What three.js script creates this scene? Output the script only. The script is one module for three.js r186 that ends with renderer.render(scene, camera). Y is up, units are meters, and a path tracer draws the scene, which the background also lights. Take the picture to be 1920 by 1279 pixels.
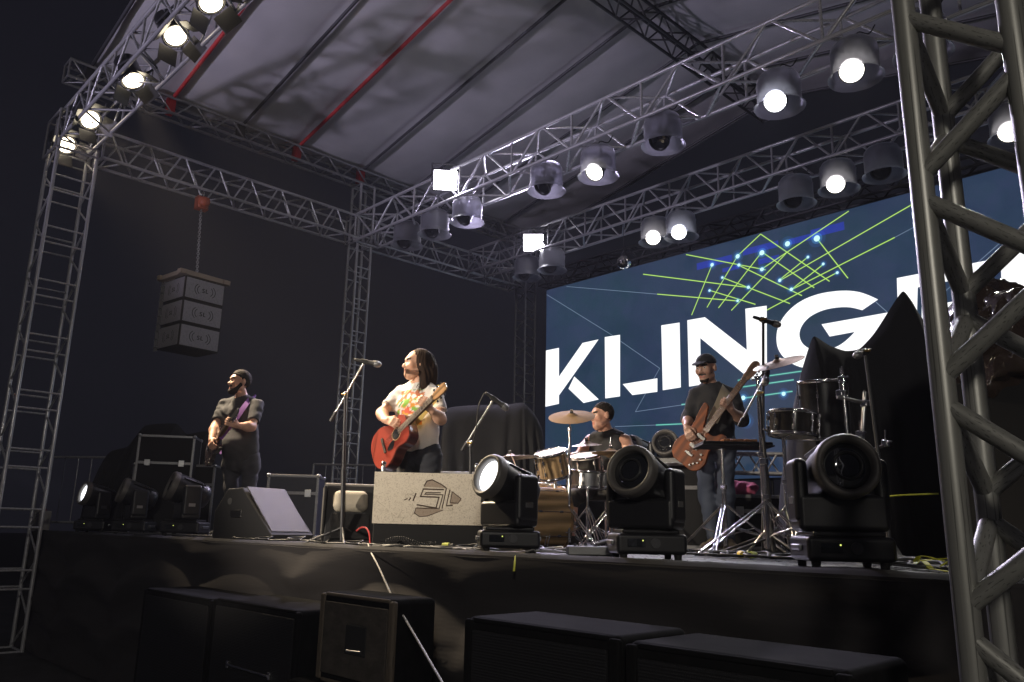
import * as THREE from 'three';
import { RoundedBoxGeometry } from 'three/addons/geometries/RoundedBoxGeometry.js';
import { mergeGeometries, mergeVertices } from 'three/addons/utils/BufferGeometryUtils.js';
import { ImprovedNoise } from 'three/addons/math/ImprovedNoise.js';
import { RectAreaLightUniformsLib } from 'three/addons/lights/RectAreaLightUniformsLib.js';
import { FontLoader } from 'three/addons/loaders/FontLoader.js';
import { TextGeometry } from 'three/addons/geometries/TextGeometry.js';
RectAreaLightUniformsLib.init();

// ---------------------------------------------------------------- camera, sky, moon, exposure
const scene = new THREE.Scene();
const S = 1.51;                                   // height of the stage deck
const CAM = new THREE.Vector3(0, 1.64, 0);
const PITCH = Math.atan(356 / 1500), ROLL = 1.2 * Math.PI / 180, AZ = 44 * Math.PI / 180;
const F0 = new THREE.Vector3(-Math.cos(AZ), 0, -Math.sin(AZ)), R0 = new THREE.Vector3(Math.sin(AZ), 0, -Math.cos(AZ)), UP = new THREE.Vector3(0, 1, 0);
const camera = new THREE.PerspectiveCamera(2 * Math.atan(639.5 / 1500) * 180 / Math.PI, 1024 / 682, 0.05, 400);
const FW = F0.clone().multiplyScalar(Math.cos(PITCH)).addScaledVector(UP, Math.sin(PITCH));
const CU = UP.clone().multiplyScalar(Math.cos(PITCH)).addScaledVector(F0, -Math.sin(PITCH));
const CR = R0.clone().multiplyScalar(Math.cos(ROLL)).addScaledVector(CU, Math.sin(ROLL));
const CUr = CU.clone().multiplyScalar(Math.cos(ROLL)).addScaledVector(R0, -Math.sin(ROLL));
camera.position.copy(CAM);
camera.quaternion.setFromRotationMatrix(new THREE.Matrix4().makeBasis(CR, CUr, FW.clone().negate()));
scene.add(camera);
const renderer = new THREE.WebGLRenderer({ antialias: true });
renderer.toneMapping = THREE.LinearToneMapping;
renderer.toneMappingExposure = 1.0;
renderer.shadowMap.enabled = true;

{ // night sky over a town: an even, very dark blue grey
  const w = 64, h = 32, d = new Float32Array(w * h * 4);
  for (let i = 0; i < w * h; i++) { d[i * 4] = 0.0062; d[i * 4 + 1] = 0.0062; d[i * 4 + 2] = 0.0092; d[i * 4 + 3] = 1; }
  const t = new THREE.DataTexture(d, w, h, THREE.RGBAFormat, THREE.FloatType);
  t.mapping = THREE.EquirectangularReflectionMapping; t.magFilter = THREE.LinearFilter; t.needsUpdate = true;
  scene.background = t; scene.environment = t;
}
const moon = new THREE.DirectionalLight(0xfff4e4, 0.012);
moon.position.set(-14, 30, 18); moon.target.position.set(-6, 1, -6); moon.castShadow = true;
Object.assign(moon.shadow.camera, { left: -20, right: 20, top: 20, bottom: -20, far: 80 });
scene.add(moon, moon.target);

// the haze of a stage machine hangs in the air
const HAZE = 0.0012;
if (HAZE > 0) scene.fog = new THREE.FogExp2(0xd8d8e4, HAZE);

// ---------------------------------------------------------------- helpers
let seed = 20240611;
const rnd = () => { seed |= 0; seed = seed + 0x6D2B79F5 | 0; let t = Math.imul(seed ^ seed >>> 15, 1 | seed); t = t + Math.imul(t ^ t >>> 7, 61 | t) ^ t; return ((t ^ t >>> 14) >>> 0) / 4294967296; };
const rr = (a, b) => a + (b - a) * rnd();
const perlin = new ImprovedNoise();
const nz = (x, y, z) => perlin.noise(x + 31.7, y + 17.3, z + 53.1);
const V = (x, y, z) => new THREE.Vector3(x, y, z);
const ray = (px, py) => FW.clone().addScaledVector(CR, (px - 960) / 1500).addScaledVector(CUr, -(py - 639.5) / 1500);
// survey points: a direction measured in the photograph and a real distance (or a known plane) give a place
const H = (px, py, D) => { const d = ray(px, py); return CAM.clone().addScaledVector(d, D / d.dot(F0)); };
const onZ = (px, py, Z) => { const d = ray(px, py); return CAM.clone().addScaledVector(d, Z / d.z); };
const onX = (px, py, X) => { const d = ray(px, py); return CAM.clone().addScaledVector(d, X / d.x); };
const onDeck = (l, d, y = S) => V(R0.x * l + F0.x * d, y, R0.z * l + F0.z * d);   // sideways, ahead
const floorAt = (px, D) => { let y = 1000, p; for (let i = 0; i < 5; i++) { p = H(px, y, D); p.y = S; const v = p.clone().sub(CAM); y = 639.5 - 1500 * v.dot(CUr) / v.dot(FW); } return p; };

const used = {};
const numbered = n => { used[n] = (used[n] ?? -1) + 1; return used[n] ? n + '_' + String(used[n]).padStart(3, '0') : n; };
function tag(o, label, category, group, kind) { o.userData = { label, category }; if (group) o.userData.group = group; if (kind) o.userData.kind = kind; return o; }
function thing(name, label, category, pos, group, turn = 0) {
  const g = new THREE.Group(); g.name = numbered(name); g.position.copy(pos); g.rotation.y = turn; scene.add(g);
  return tag(g, label, category, group);
}
function part(parent, name, geo, mat, pos, quat) {
  const m = new THREE.Mesh(geo, mat); m.name = name; m.castShadow = m.receiveShadow = true;
  if (pos) m.position.copy(pos); if (quat) m.quaternion.copy(quat);
  parent.add(m); return m;
}
function solo(name, geo, mat, pos, label, category, group, kind) {
  const m = new THREE.Mesh(geo, mat); m.name = numbered(name); m.castShadow = m.receiveShadow = true; if (pos) m.position.copy(pos);
  scene.add(m); return tag(m, label, category, group, kind);
}
function struct(name, geo, mat, pos) { const m = new THREE.Mesh(geo, mat); m.name = name; m.receiveShadow = m.castShadow = true; if (pos) m.position.copy(pos); m.userData.kind = 'structure'; scene.add(m); return m; }
function copyOf(o, pos, label, turn) { const c = o.clone(); c.name = numbered(o.name.replace(/_\d{3}$/, '')); c.userData = { ...o.userData, label }; if (pos) c.position.copy(pos); if (turn !== undefined) c.rotation.y = turn; scene.add(c); return c; }
const CYL = new THREE.CylinderGeometry(1, 1, 1, 12, 1, false), CYLO = new THREE.CylinderGeometry(1, 1, 1, 20, 1, false);
function rod(parent, name, a, b, r, mat, geo = CYL) {     // a bar between two points given in the parent's axes
  const d = b.clone().sub(a), m = part(parent, name, geo, mat, a.clone().add(b).multiplyScalar(.5), new THREE.Quaternion().setFromUnitVectors(UP, d.clone().normalize()));
  m.scale.set(r, d.length(), r); return m;
}
function rodGeo(a, b, r, r2 = r, n = 10) {
  const d = b.clone().sub(a), g = new THREE.CylinderGeometry(r2, r, d.length(), n, 1);
  return g.applyQuaternion(new THREE.Quaternion().setFromUnitVectors(UP, d.normalize())).translate((a.x + b.x) / 2, (a.y + b.y) / 2, (a.z + b.z) / 2);
}
const tubeGeo = (pts, r, seg = pts.length * 6, n = 7) => new THREE.TubeGeometry(new THREE.CatmullRomCurve3(pts, false, 'centripetal'), seg, r, n, false);
const rbox = (w, h, d, r = .01, s = 3) => new RoundedBoxGeometry(w, h, d, s, Math.min(r, w / 2.01, h / 2.01, d / 2.01));
const lathe = (pts, n = 28) => new THREE.LatheGeometry(pts.map(p => new THREE.Vector2(p[0], p[1])), n);
const merge = gs => mergeGeometries(gs.map(g => { const k = g.index ? g.toNonIndexed() : g; for (const n of Object.keys(k.attributes)) if (!['position', 'normal', 'uv'].includes(n)) k.deleteAttribute(n); return k; }));
const Q = (x, y, z) => new THREE.Quaternion().setFromRotationMatrix(new THREE.Matrix4().makeBasis(x, y, z));
function facing(dir, up = UP) { const z = dir.clone().normalize(), x = up.clone().cross(z).normalize(), y = z.clone().cross(x); return Q(x, y, z); }  // local +z looks along dir
function extrude(pts, depth, bevel = 0) {
  const s = new THREE.Shape(pts.map(p => new THREE.Vector2(p[0], p[1])));
  return new THREE.ExtrudeGeometry(s, { depth, bevelEnabled: bevel > 0, bevelThickness: bevel, bevelSize: bevel, bevelSegments: 2, curveSegments: 8 });
}

// ---------------------------------------------------------------- textures and materials
function tex(w, h, fn, srgb = false, rep) {   // fn -> [r,g,b] 0..1
  const d = new Uint8Array(w * h * 4);
  for (let y = 0; y < h; y++) for (let x = 0; x < w; x++) { const c = fn(x / w, y / h, x, y), i = (y * w + x) * 4; for (let k = 0; k < 3; k++) d[i + k] = Math.max(0, Math.min(255, (c.length ? c[k] : c) * 255)); d[i + 3] = 255; }
  const t = new THREE.DataTexture(d, w, h); t.magFilter = THREE.LinearFilter; t.minFilter = THREE.LinearMipmapLinearFilter; t.generateMipmaps = true; t.wrapS = t.wrapT = THREE.RepeatWrapping;
  if (srgb) t.colorSpace = THREE.SRGBColorSpace; if (rep) t.repeat.set(...rep); t.needsUpdate = true; return t;
}
const fbm = (x, y, z, o = 4) => { let s = 0, a = .5; for (let i = 0; i < o; i++) { s += a * nz(x, y, z); x *= 2.03; y *= 2.03; z += 9; a *= .5; } return s; };
const scuffT = tex(256, 256, (u, v) => { const t = Math.abs(fbm(u * 8, v * 8, 3)) * 1.6; return .45 + t; });          // roughness variation
const clothT = tex(256, 256, (u, v, x, y) => .5 + .25 * Math.sin(x * Math.PI / 2) * Math.sin(y * Math.PI / 2) + .25 * fbm(u * 9, v * 9, 7));
const dustT = tex(512, 512, (u, v) => { const a = fbm(u * 6, v * 6, 1, 5), b = Math.max(0, fbm(u * 40, v * 40, 5, 2)); const g = .80 + .3 * a + .2 * b; return [g, g, g]; }, true);
const wearT = tex(256, 256, (u, v) => { const a = fbm(u * 5, v * 3, 21, 4), b = fbm(u * 30, v * 12, 4, 3), g = .86 + .16 * a - (b > .22 ? .25 : 0); return [g, g, g * .99]; }, true);
const std = (c, rough, metal = 0, extra = {}) => { const m = new THREE.MeshStandardMaterial({ roughness: rough, metalness: metal, ...extra }); Array.isArray(c) ? m.color.setRGB(...c) : m.color.set(c); return m; };
const phy = (c, o) => { const m = new THREE.MeshPhysicalMaterial(o); Array.isArray(c) ? m.color.setRGB(...c) : m.color.set(c); return m; };
const glow = (c, k) => { const m = new THREE.MeshStandardMaterial({ color: 0x111111, roughness: .4 }); m.emissive.setRGB(...c); m.emissiveIntensity = k; return m; };
const M = {
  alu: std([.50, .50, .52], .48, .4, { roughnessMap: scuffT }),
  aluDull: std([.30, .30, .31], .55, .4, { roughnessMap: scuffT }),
  aluNear: std([.36, .36, .34], .40, .45, { map: wearT }),
  red: std([.42, .028, .03], .5), darkSteel: std([.06, .06, .065], .5, .5),
  black: std([.018, .018, .02], .55), blackGloss: phy([.012, .012, .013], { roughness: .28, clearcoat: .5, clearcoatRoughness: .25 }),
  blackMatte: std([.014, .014, .015], .9), housing: phy([.016, .016, .018], { roughness: .4, clearcoat: .25, clearcoatRoughness: .3 }),
  rubber: std([.02, .02, .02], .8), chrome: std([.78, .78, .8], .14, 1), chromeDull: std([.55, .55, .56], .3, 1), brass: std([.62, .40, .13], .3, 1), bronze: std([.34, .22, .10], .36, 1),
  lens: phy([.02, .022, .025], { roughness: .05, clearcoat: 1 }), cloth: std([.016, .016, .018], .95, 0, { bumpMap: clothT, bumpScale: .001 }),
  drape: std([.011, .011, .013], .9, 0, { bumpMap: clothT, bumpScale: .001 }),
};

// ---------------------------------------------------------------- ground, deck, skirt
struct('ground', new THREE.PlaneGeometry(240, 240, 1, 1).rotateX(-Math.PI / 2), std([.05, .05, .052], .95, 0, { map: (() => { const t = dustT.clone(); t.repeat.set(80, 80); t.needsUpdate = true; return t; })() }), V(-6, 0, -6));
const XL = -12.75, XR = 1.6, ZF = -3.28, ZB = -13.2;      // the deck
const deckM = [0, 1, 2].map(k => std([.02 + k * .004, .02 + k * .004, .022 + k * .004], .55, 0, { roughnessMap: scuffT }));
{
  const deck = new THREE.Group(); deck.name = 'stage_floor'; deck.userData.kind = 'structure'; scene.add(deck); deck.position.set(0, S, 0);
  const nx = 6, nzp = 5, w = (XR - XL) / nx, d = (ZF - ZB) / nzp, g = rbox(w - .008, .04, d - .008, .004, 1);
  for (let i = 0; i < nx; i++) for (let j = 0; j < nzp; j++) part(deck, 'deck_panel', g, deckM[(i * 2 + j) % 3], V(XL + (i + .5) * w, -.02, ZB + (j + .5) * d));
  part(deck, 'deck_frame', new THREE.BoxGeometry(XR - XL - .1, .2, ZF - ZB - .1), M.darkSteel, V((XL + XR) / 2, -.145, (ZF + ZB) / 2));
}
{ // black cloth pinned along the deck edge; it sags in long level folds
  const W = XR - XL + .3, n = 260, m = 46, g = new THREE.PlaneGeometry(W, S - .03, n, m), p = g.attributes.position;
  for (let i = 0; i < p.count; i++) {
    const x = p.getX(i), v = .5 - p.getY(i) / (S - .03), pin = x / 1.9, sag = Math.abs(Math.sin(pin * Math.PI)), t = v * 9 + sag * 1.3 + .5 * nz(x * .7, v * 2, 2);
    const amp = .06 * Math.min(1, v * 4) * (1 - .5 * v);
    p.setZ(i, amp * Math.sin(t * 2.1 + nz(x * .4, 0, 1) * 2) + .05 * v + .035 * nz(x * .5, v * 9, 4) * Math.min(1, v * 5) + .010 * nz(x * 1.4, v * 28, 8));
    if (v > .97) p.setY(i, p.getY(i) + .012 * nz(x * 3, 0, 0));
    if (v < .001) p.setZ(i, 0);
  }
  g.computeVertexNormals();
  solo('stage_skirt', g, std([.028, .025, .026], .95, 0, { bumpMap: clothT, bumpScale: .001 }), V((XL + XR) / 2, (S - .03) / 2 + .02, ZF + .06), 'black cloth skirt hanging in sagging folds along the stage front', 'stage skirt');
  const g2 = new THREE.PlaneGeometry(W, .12, 200, 3), q = g2.attributes.position;      // the fold that lies over the edge
  for (let i = 0; i < q.count; i++) { const k = q.getY(i) / .12 + .5, x = q.getX(i); q.setY(i, .035 * Math.sin(k * 2.2) - .03 + .006 * nz(x * 4, k, 3)); q.setZ(i, .05 - k * .1 + .008 * nz(x * 3, k, 9)); }
  g2.computeVertexNormals();
  solo('edge_cloth', g2, M.cloth, V((XL + XR) / 2, S + .006, ZF + .015), 'strip of black cloth folded over the stage edge', 'cloth');
}

// ---------------------------------------------------------------- trusses
// four chords, and a zigzag of braces on each face
function truss(name, label, A, B, a, pitch, { r = .025, rb = .014, mat = M.alu, posts = false, rungs = false, group = 'aluminium box trusses', cat = 'truss', tri = false, upv, off = 0 } = {}) {
  const g = thing(name, label, cat, A, group), d = B.clone().sub(A), len = d.length(); d.normalize();
  const u = (upv || (Math.abs(d.y) > .9 ? V(0, 0, 1) : UP)).clone(), s = d.clone().cross(u).normalize();
  const C = [[1, 1], [1, -1], [-1, -1], [-1, 1]].map(([i, j]) => s.clone().multiplyScalar(i * a / 2).addScaledVector(u, j * a / 2));
  const at = (c, t) => C[c].clone().addScaledVector(d, Math.min(len, Math.max(0, t)));
  for (let c = 0; c < 4; c++) rod(g, 'chord', at(c, 0), at(c, len), r, mat, a < .3 ? CYLO : CYL);
  const n = Math.max(1, Math.round(len / pitch)), pt = len / n, gap = Math.min(.035, pt * .07);
  for (let f = 0; f < 4; f++) {
    const c = f, e = (f + 1) % 4, o = ((f % 2) * .5 + off) * pt;
    for (let k = -1; k < n; k++) {
      const t0 = k * pt + o, tm = t0 + pt / 2, t1 = t0 + pt;
      if (rungs && f % 2 === 0) { if (t0 > .02 && t0 < len) { rod(g, 'rung', at(c, t0), at(e, t0), rb, mat); rod(g, 'rung', at(c, Math.min(len, t0 + pt * .3)), at(e, Math.min(len, t0 + pt * .3)), rb, mat); } continue; }
      if (t0 + gap >= 0 && tm - gap <= len) rod(g, 'brace', at(c, t0 + gap), at(e, tm - gap), rb, mat);
      if (tm + gap >= 0 && t1 - gap <= len + .001) rod(g, 'brace', at(e, tm + gap), at(c, t1 - gap), rb, mat);
      if (posts && f % 2 === 0 && tm > 0 && tm < len) rod(g, 'post', at(c, tm), at(e, tm), rb, mat);
    }
  }
  for (const t of [0.006, len - .006]) for (let c = 0; c < 4; c++) rod(g, 'end_bar', at(c, t), at((c + 1) % 4, t), rb * 1.1, mat);
  return g;
}
const TY0 = 6.9, TY1 = 7.4, TC = 7.15, ZFR = -2.85, ZMID = -7.9, ZREAR = -10.6, XS = -12.4;
truss('box_truss', 'long side truss from the barn door lamps to the tower behind the singer', V(XS, TC - .01, ZFR - .35), V(XS, TC - .02, ZMID + .2), .42, .6, { off: .1 });
truss('box_truss', 'shorter side truss running from the tower behind the singer back towards the screen', V(XS, TC - .03, ZMID - .2), V(XS + .15, TC - .05, -11.9), .42, .6);
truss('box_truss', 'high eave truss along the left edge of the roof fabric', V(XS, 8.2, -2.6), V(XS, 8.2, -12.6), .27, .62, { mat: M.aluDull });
truss('box_truss', 'large overhead truss carrying the row of lamps in clear rain covers', V(XS + .2, 7.1, ZMID), V(-.2, 7.1, ZMID), .52, 1.15, { r: .026, rb: .018, posts: true });
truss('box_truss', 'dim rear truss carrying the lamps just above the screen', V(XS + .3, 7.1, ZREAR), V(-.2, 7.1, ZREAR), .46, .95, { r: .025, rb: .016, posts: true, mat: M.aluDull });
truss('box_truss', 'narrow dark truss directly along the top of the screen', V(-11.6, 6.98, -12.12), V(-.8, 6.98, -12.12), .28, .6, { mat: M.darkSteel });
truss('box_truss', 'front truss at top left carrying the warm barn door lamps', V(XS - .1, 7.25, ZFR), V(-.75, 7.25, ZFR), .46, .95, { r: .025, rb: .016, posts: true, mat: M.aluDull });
// towers
const towerOpt = { group: 'truss towers', cat: 'truss tower', rungs: true };
truss('truss_tower', 'wide ladder-like truss tower at the left edge of the picture', V(-12.42, 0, ZFR - .02), V(-12.42, 7.0, ZFR - .02), .52, .75, { ...towerOpt, r: .026, rb: .014 });
truss('truss_tower', 'slim truss tower standing behind the singer', V(-12.4, 0, ZMID), V(-12.4, 8.05, ZMID), .3, .62, { ...towerOpt, r: .024 });
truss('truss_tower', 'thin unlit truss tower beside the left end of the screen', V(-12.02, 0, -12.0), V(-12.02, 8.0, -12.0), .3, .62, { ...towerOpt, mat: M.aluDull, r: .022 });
truss('truss_tower', 'large grey tube truss tower close up at the right edge', V(-.54, 0, -2.27), V(-.54, 8.2, -2.27), .25, .53, { group: 'truss towers', cat: 'truss tower', r: .0295, rb: .0235, mat: M.aluNear, off: .16 });
for (const [x, z] of [[XS, ZMID], [-12.42, ZFR - .02]]) {     // corner sleeves
  const c = thing('corner_block', z < -5 ? 'truss corner sleeve on the tower behind the singer' : 'truss corner sleeve on the tower at far left', 'truss corner', V(x, 6.86, z), 'truss corner sleeves'), e = z < -5 ? .2 : .31;
  for (const i of [-1, 1]) for (const j of [-1, 1]) rod(c, 'sleeve_post', V(i * e, 0, j * e), V(i * e, .58, j * e), .016, M.aluDull);
  for (const y of [0, .58]) for (const i of [-1, 1]) { rod(c, 'sleeve_bar', V(-e, y, i * e), V(e, y, i * e), .016, M.aluDull); rod(c, 'sleeve_bar', V(i * e, y, -e), V(i * e, y, e), .016, M.aluDull); }
}

// ---------------------------------------------------------------- roof
const softT = tex(256, 256, (u, v) => { const g = .9 + .09 * fbm(u * 4, v * 4, 12, 4); return [g, g, g]; }, true);
const RIDGE = -6.4, EY = 8.36, SL = .205;
const roofY = x => x < RIDGE ? EY + (x - XS) * SL : EY + (RIDGE - XS) * SL - (x - RIDGE) * SL;
const raft = [-2.9, -4.14, -5.34, -6.42, -7.79, -9.0, -10.3, -11.5, -12.7];
{
  const fab = phy([.56, .55, .57], { roughness: .85, map: softT });
  for (const side of [0, 1]) {
    const x0 = side ? RIDGE : XS - .1, x1 = side ? .2 : RIDGE, g = new THREE.PlaneGeometry(1, 1, 40, 110), p = g.attributes.position, uv = g.attributes.uv;
    for (let i = 0; i < p.count; i++) {
      const u = p.getX(i) + .5, v = p.getY(i) + .5, x = x0 + (x1 - x0) * u, z = -2.95 - 9.95 * v;
      let k = 0; while (k < raft.length - 2 && z < raft[k + 1]) k++;
      const f = Math.min(1, Math.max(0, (raft[k] - z) / (raft[k] - raft[k + 1])));
      p.setXYZ(i, x, roofY(x) + .05 - .05 * Math.sin(f * Math.PI) + .02 * nz(x * .9, z * .9, 2) + .006 * nz(x * 3, z * 5, 6), z); uv.setXY(i, x / 3, z / 3);
    }
    g.computeVertexNormals();
    solo('roof_fabric', g, fab, V(0, 0, 0), side ? 'unlit roof fabric sloping down beyond the ridge at top right' : 'pale grey roof fabric stretched over the left half of the stage', 'roof fabric', 'roof fabric halves');
  }
  const isRed = [0, 1, 0, 1, 0, 0, 0, 0, 0];
  const where = ['frontmost dark rafter above the barn door lamps', 'red rafter nearest the barn door lamps', 'dark rafter between the two red ones', 'long red rafter crossing the middle of the roof', 'dark rafter meeting the tower behind the singer', 'dark rafter over the lamps in rain covers', 'dark rafter behind the lamps in rain covers', 'dark rafter above the rear truss', 'rearmost dark rafter above the screen'];
  raft.forEach((z, k) => {
    for (const side of [0, 1]) {
      const r = thing('rafter', (side ? 'right slope continuation of the ' : '') + where[k] + (side ? '' : ' tube under the fabric'), 'rafter', V(side ? RIDGE : XS, 0, z), 'roof rafters');
      const xa = side ? RIDGE : XS, xb = side ? .1 : RIDGE;
      rod(r, 'rafter_tube', V(0, roofY(xa) - .03, 0), V(xb - xa, roofY(xb) - .03, 0), isRed[k] ? .03 : .026, isRed[k] ? M.red : M.darkSteel);
      if (!side) part(r, 'bracket', rbox(.16, .3, .12, .02), isRed[k] || k === 4 ? M.red : M.darkSteel, V(.02, roofY(XS) - .12, 0));
    }
  });
  truss('box_truss', 'dark ridge truss along the top of the roof', V(RIDGE, roofY(RIDGE) - .3, -2.6), V(RIDGE, roofY(RIDGE) - .3, -12.7), .3, .7, { mat: M.darkSteel });
}

// ---------------------------------------------------------------- LED screen
const ZS = -11.98, SX0 = -11.36, SX1 = -1.55, SY0 = 2.55, SY1 = 6.69;
{
  const W = SX1 - SX0, Hh = SY1 - SY0, cw = 2048, ch = Math.round(cw * Hh / W), cv = document.createElement('canvas'); cv.width = cw; cv.height = ch;
  const c = cv.getContext('2d'), k = cw / W;
  const z = (x, y) => { const p = onZ(1000 + x / 2.087, 360 + y / 2.087, ZS); return [(p.x - SX0) * k, (SY1 - p.y) * k]; };     // a survey of the picture on the screen
  c.fillStyle = '#25314a'; c.fillRect(0, 0, cw, ch);
  for (let i = 0; i < 900; i++) { const x = rnd() * cw, y = rnd() * ch, r = 20 + rnd() * 90, b = rnd(); c.fillStyle = b > .5 ? 'rgba(62,72,96,.03)' : 'rgba(18,24,38,.03)'; c.beginPath(); c.arc(x, y, r, 0, 7); c.fill(); }
  const line = (a, b, col, w, al = 1) => { c.globalAlpha = al; c.strokeStyle = col; c.lineWidth = w; c.beginPath(); c.moveTo(...z(...a)); c.lineTo(...z(...b)); c.stroke(); c.globalAlpha = 1; };
  for (const [x, y, w, h] of [[640, 280, 130, 24], [820, 225, 120, 22], [1000, 185, 90, 20], [1085, 150, 100, 26], [880, 265, 70, 18], [740, 300, 60, 14]]) { const a = z(x, y); c.fillStyle = 'rgba(38,52,190,.55)'; c.fillRect(a[0], a[1], w * 1.15, h * 1.1); }
  const green = [[[430, 322], [850, 375]], [[598, 245], [910, 305]], [[485, 400], [805, 427]], [[700, 285], [620, 482]], [[800, 250], [680, 452]], [[895, 235], [725, 454]], [[990, 240], [775, 464]], [[1075, 255], [960, 347]], [[1140, 280], [1010, 382]], [[890, 165], [1160, 350]], [[890, 165], [800, 250]], [[895, 235], [1100, 375]], [[1110, 182], [1232, 338]], [[1235, 75], [900, 298]], [[1490, 45], [960, 350]], [[1415, 178], [1008, 384]], [[800, 285], [1052, 406]], [[740, 335], [1005, 437]], [[690, 385], [870, 440]], [[1190, 315], [900, 470]], [[1300, 620], [1060, 700]]];
  for (const [a, b] of green) { line(a, b, '#5fa83a', 8, .2); line(a, b, '#a8e04a', 3, .9); line(a, b, '#e6ff9a', 1.2, .8); }
  for (const [a, b] of [[[800, 737], [1060, 700]], [[805, 765], [1020, 735]], [[815, 808], [1015, 780]], [[480, 912], [615, 906]], [[580, 832], [620, 827]]]) { line(a, b, '#3ad0b0', 9, .25); line(a, b, '#8ff0d0', 2.6, .8); }
  for (const [a, b] of [[[50, 400], [300, 555]], [[300, 555], [495, 690]], [[495, 690], [400, 860]], [[400, 860], [620, 828]], [[130, 370], [485, 400]], [[1415, 178], [1505, 130]], [[320, 918], [480, 912]], [[1600, 400], [1860, 170]], [[1620, 75], [1500, 135]], [[1340, 430], [1385, 470]]]) line(a, b, '#9fb2c8', 1.8, .7);
  for (const [x, y, r] of [[700, 285, 6], [800, 252, 7], [895, 238, 8], [995, 203, 8], [1110, 182, 9], [895, 303, 6], [805, 286, 5], [740, 335, 4], [842, 373, 5], [965, 346, 5], [800, 426, 4], [1010, 381, 5], [1075, 255, 4], [1135, 282, 4], [835, 896, 8], [822, 806, 7], [980, 790, 6], [690, 386, 4], [1190, 316, 4]]) { const q = z(x, y); for (const [k, al, col] of [[3.4, .12, '#3f7dff'], [2.1, .3, '#58b8ff'], [1.2, .95, '#c8f6ff']]) { c.globalAlpha = al; c.fillStyle = col; c.beginPath(); c.arc(q[0], q[1], r * k, 0, 7); c.fill(); } c.globalAlpha = 1; }
  const poly = (pts, col = '#ffffff') => { c.fillStyle = col; c.beginPath(); pts.forEach((p, i) => { const q = z(...p); i ? c.lineTo(...q) : c.moveTo(...q); }); c.closePath(); c.fill(); };
  poly([[47, 621], [101, 610], [101, 722], [193, 591], [256, 577], [146, 733], [101, 796], [101, 829], [47, 841]]);
  poly([[161, 722], [257, 812], [197, 826], [138, 770]]);
  poly([[280, 568], [340, 559], [340, 800], [282, 808]]); poly([[350, 752], [486, 729], [486, 782], [388, 795]]);
  poly([[501, 522], [573, 511], [578, 765], [507, 776]]);
  poly([[603, 502], [672, 490], [836, 618], [830, 457], [914, 445], [915, 722], [850, 733], [654, 572], [657, 754], [610, 762]]);
  { const m = z(1165, 533), e = 1.0; c.fillStyle = '#fff'; c.beginPath();        // G: a heavy open ring and a slanting bar
    const pts = [[1350, 421], [1300, 396], [1240, 385], [1170, 388], [1100, 402], [1035, 432], [985, 478], [955, 530], [950, 585], [962, 628], [1000, 668], [1060, 692], [1130, 694], [1200, 672], [1255, 640], [1320, 575], [1391, 471], [1128, 518], [1160, 566], [1258, 548], [1220, 590], [1160, 618], [1100, 622], [1056, 600], [1040, 565], [1046, 530], [1075, 492], [1125, 465], [1180, 452], [1240, 450], [1288, 463]];
    const smooth = (a, b) => { for (let i = a; i < b; i++) { const p = z(...pts[i]), n = z(...pts[i + 1]); c.quadraticCurveTo(p[0], p[1], (p[0] + n[0]) / 2, (p[1] + n[1]) / 2); } c.lineTo(...z(...pts[b])); }; c.moveTo(...z(...pts[0])); smooth(1, 15); for (let i = 16; i < 20; i++) c.lineTo(...z(...pts[i])); smooth(20, 30); c.closePath(); c.fill(); }
  poly([[1423, 337], [1780, 267], [1783, 318], [1505, 374], [1500, 560], [1430, 575]]); poly([[1520, 450], [1682, 422], [1682, 478], [1520, 506]]); poly([[1520, 580], [1780, 540], [1780, 600], [1520, 640]]);
  poly([[1830, 252], [1990, 220], [2080, 250], [2085, 340], [2030, 390], [2090, 500], [2000, 515], [1935, 410], [1915, 412], [1918, 530], [1836, 545]]);
  const t = new THREE.CanvasTexture(cv); t.colorSpace = THREE.SRGBColorSpace; t.magFilter = THREE.LinearFilter;
  const g = thing('led_screen', 'wide blue LED screen with large white letters and green laser lines', 'screen', V((SX0 + SX1) / 2, SY0, ZS));
  const dm = new THREE.MeshStandardMaterial({ color: 0x050505, roughness: .7, emissiveMap: t }); dm.emissive.setRGB(1, 1, 1); dm.emissiveIntensity = 1.25;
  part(g, 'display', new THREE.PlaneGeometry(W, Hh), dm, V(0, Hh / 2, .004));
  part(g, 'cabinet', rbox(W + .06, Hh + .04, .12, .01, 1), M.black, V(0, Hh / 2, -.064));
  for (let i = 0; i <= 6; i++) rod(g, 'support_leg', V(-W / 2 + .1 + i * (W - .2) / 6, S - SY0, -.16), V(-W / 2 + .1 + i * (W - .2) / 6, Hh, -.16), .025, M.darkSteel);
  const rl = new THREE.RectAreaLight(0xa9c4ff, .12, W, Hh); rl.position.set((SX0 + SX1) / 2, (SY0 + SY1) / 2, ZS + .03); rl.lookAt((SX0 + SX1) / 2, (SY0 + SY1) / 2, 0); scene.add(rl);
}

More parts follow.
